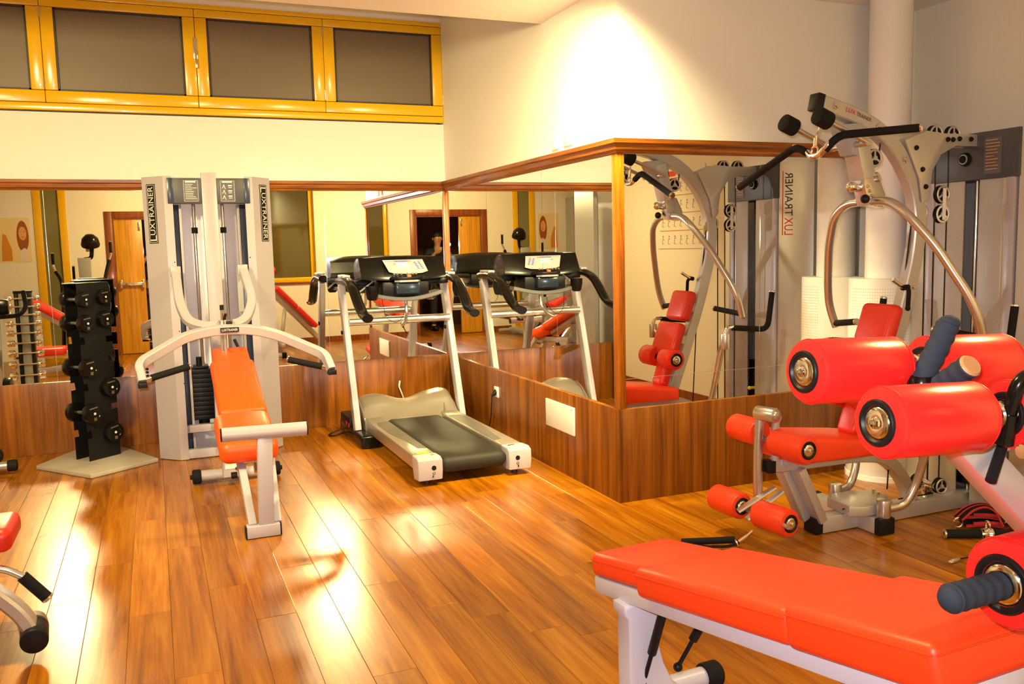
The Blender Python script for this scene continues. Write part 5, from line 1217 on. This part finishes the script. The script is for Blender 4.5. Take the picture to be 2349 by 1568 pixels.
def photographer():
    x0, y0 = .03, -.44
    t = thing('person', 'person in dark clothes holding a camera up in the doorway, seen in the mirror corner', 'person', (x0, y0, 0))
    B = lambda x, y, z: (x0+x, y0+y, z)
    P, E, R = [], [], []
    def add(p, r, par=None):
        P.append(p); R.append(r); k = len(P)-1
        if par is not None: E.append((par, k))
        return k
    pel = add(B(0, 0, .95), .125); wa = add(B(0, .01, 1.10), .115, pel); ch = add(B(0, 0, 1.30), .130, wa); nk0 = add(B(0, -.01, 1.45), .065, ch); nk = add(B(0, .0, 1.52), .055, nk0)
    h1 = add(B(0, .015, 1.585), .075, nk); h2 = add(B(0, .01, 1.655), .088, h1); add(B(0, .005, 1.715), .060, h2)
    for s_ in (-1, 1):
        sh = add(B(.175*s_, -.005, 1.40), .055, ch); el = add(B(.255*s_, .085, 1.185), .042, sh); wr = add(B(.115*s_, .285, 1.395), .028, el)
        pa = add(B(.088*s_, .315, 1.435), .030, wr)
        for k, (dx, dz, L) in enumerate(((-.005, .022, .9), (-.008, .008, 1.0), (-.008, -.008, .95), (-.006, -.022, .75))):
            f1 = add(B((.072+dx)*s_, .345, 1.445+dz), .009, pa); f2 = add(B((.050+dx)*s_, .362, 1.448+dz), .0085, f1); add(B((.050+dx-.022*L)*s_, .364, 1.449+dz), .0075, f2)
        t1 = add(B(.062*s_, .300, 1.418), .010, pa); add(B(.040*s_, .300, 1.414), .009, t1)
        hp = add(B(.09*s_, 0, .90), .085, pel); kn = add(B(.105*s_, .02, .50), .058, hp); an = add(B(.11*s_, -.01, .10), .040, kn); ft = add(B(.115*s_, .05, .045), .038, an); add(B(.12*s_, .15, .035), .028, ft)
    part(skin_mesh(P, E, R, pel), 'body', 'skin', t, smooth=180)
    P, E, R = [], [], []
    pel = add(B(0, 0, .93), .140); wa = add(B(0, .01, 1.10), .128, pel); ch = add(B(0, 0, 1.30), .143, wa); add(B(0, -.01, 1.445), .075, ch)
    for s_ in (-1, 1):
        sh = add(B(.178*s_, -.005, 1.40), .066, ch); el = add(B(.258*s_, .085, 1.183), .053, sh); add(B(.150*s_, .235, 1.345), .040, el)
    part(skin_mesh(P, E, R, pel), 'shirt', 'cloth', t, smooth=180)
    P, E, R = [], [], []
    pel = add(B(0, 0, .93), .143)
    for s_ in (-1, 1):
        hp = add(B(.09*s_, 0, .86), .098, pel); kn = add(B(.105*s_, .02, .50), .070, hp); add(B(.11*s_, -.01, .09), .058, kn)
    part(skin_mesh(P, E, R, pel), 'trousers', 'cloth', t, smooth=180)
    for s_ in (-1, 1): part(pad(B(.117*s_, .06, .045), X, V((.05*s_, 1, 0)), Z, .050, .140, .043, .036), 'shoe', 'black', t)
    part(MB().sph(B(0, -.012, 1.672), .098, 20, (.92, 1.0, 1.0)).sph(B(0, -.03, 1.62), .085, 16, (.95, .8, 1.1)), 'hair', 'hair', t, smooth=180)
    fa = MB()
    fa.lathe([(0, .0), (.012, .012), (.016, .03), (0, .045)], B(0, .098, 1.640), (0, -.35, -1), 10)
    part(fa, 'nose', 'skin', t, smooth=180)
    for s_ in (-1, 1):
        part(MB().sph(B(.032*s_, .086, 1.640), .011, 12), 'eye', 'white', t, smooth=180)
        part(MB().sph(B(.085*s_, .0, 1.625), .028, 12, (.35, .7, 1.1)), 'ear', 'skin', t, smooth=180)
    part(MB().obox(V(B(0, .094, 1.585)), X, Y, Z, .022, .004, .006, .003), 'mouth', 'redink', t)
    c = thing('compact_camera', 'small black camera held by the photographer in the doorway', 'camera', (.02, -.06, 1.45))
    part(MB().box((-.032, -.105, 1.415), (.072, -.070, 1.482), .006, 3), 'camera_body', 'black', c)
    part(MB().cyl((.02, -.072, 1.447), (.02, -.045, 1.447), .024, seg=24, bev=.003), 'lens_barrel', 'chrome', c)
    part(MB().box((-.02, -.071, 1.468), (.0, -.068, 1.478)), 'flash_window', 'white', c)
photographer()
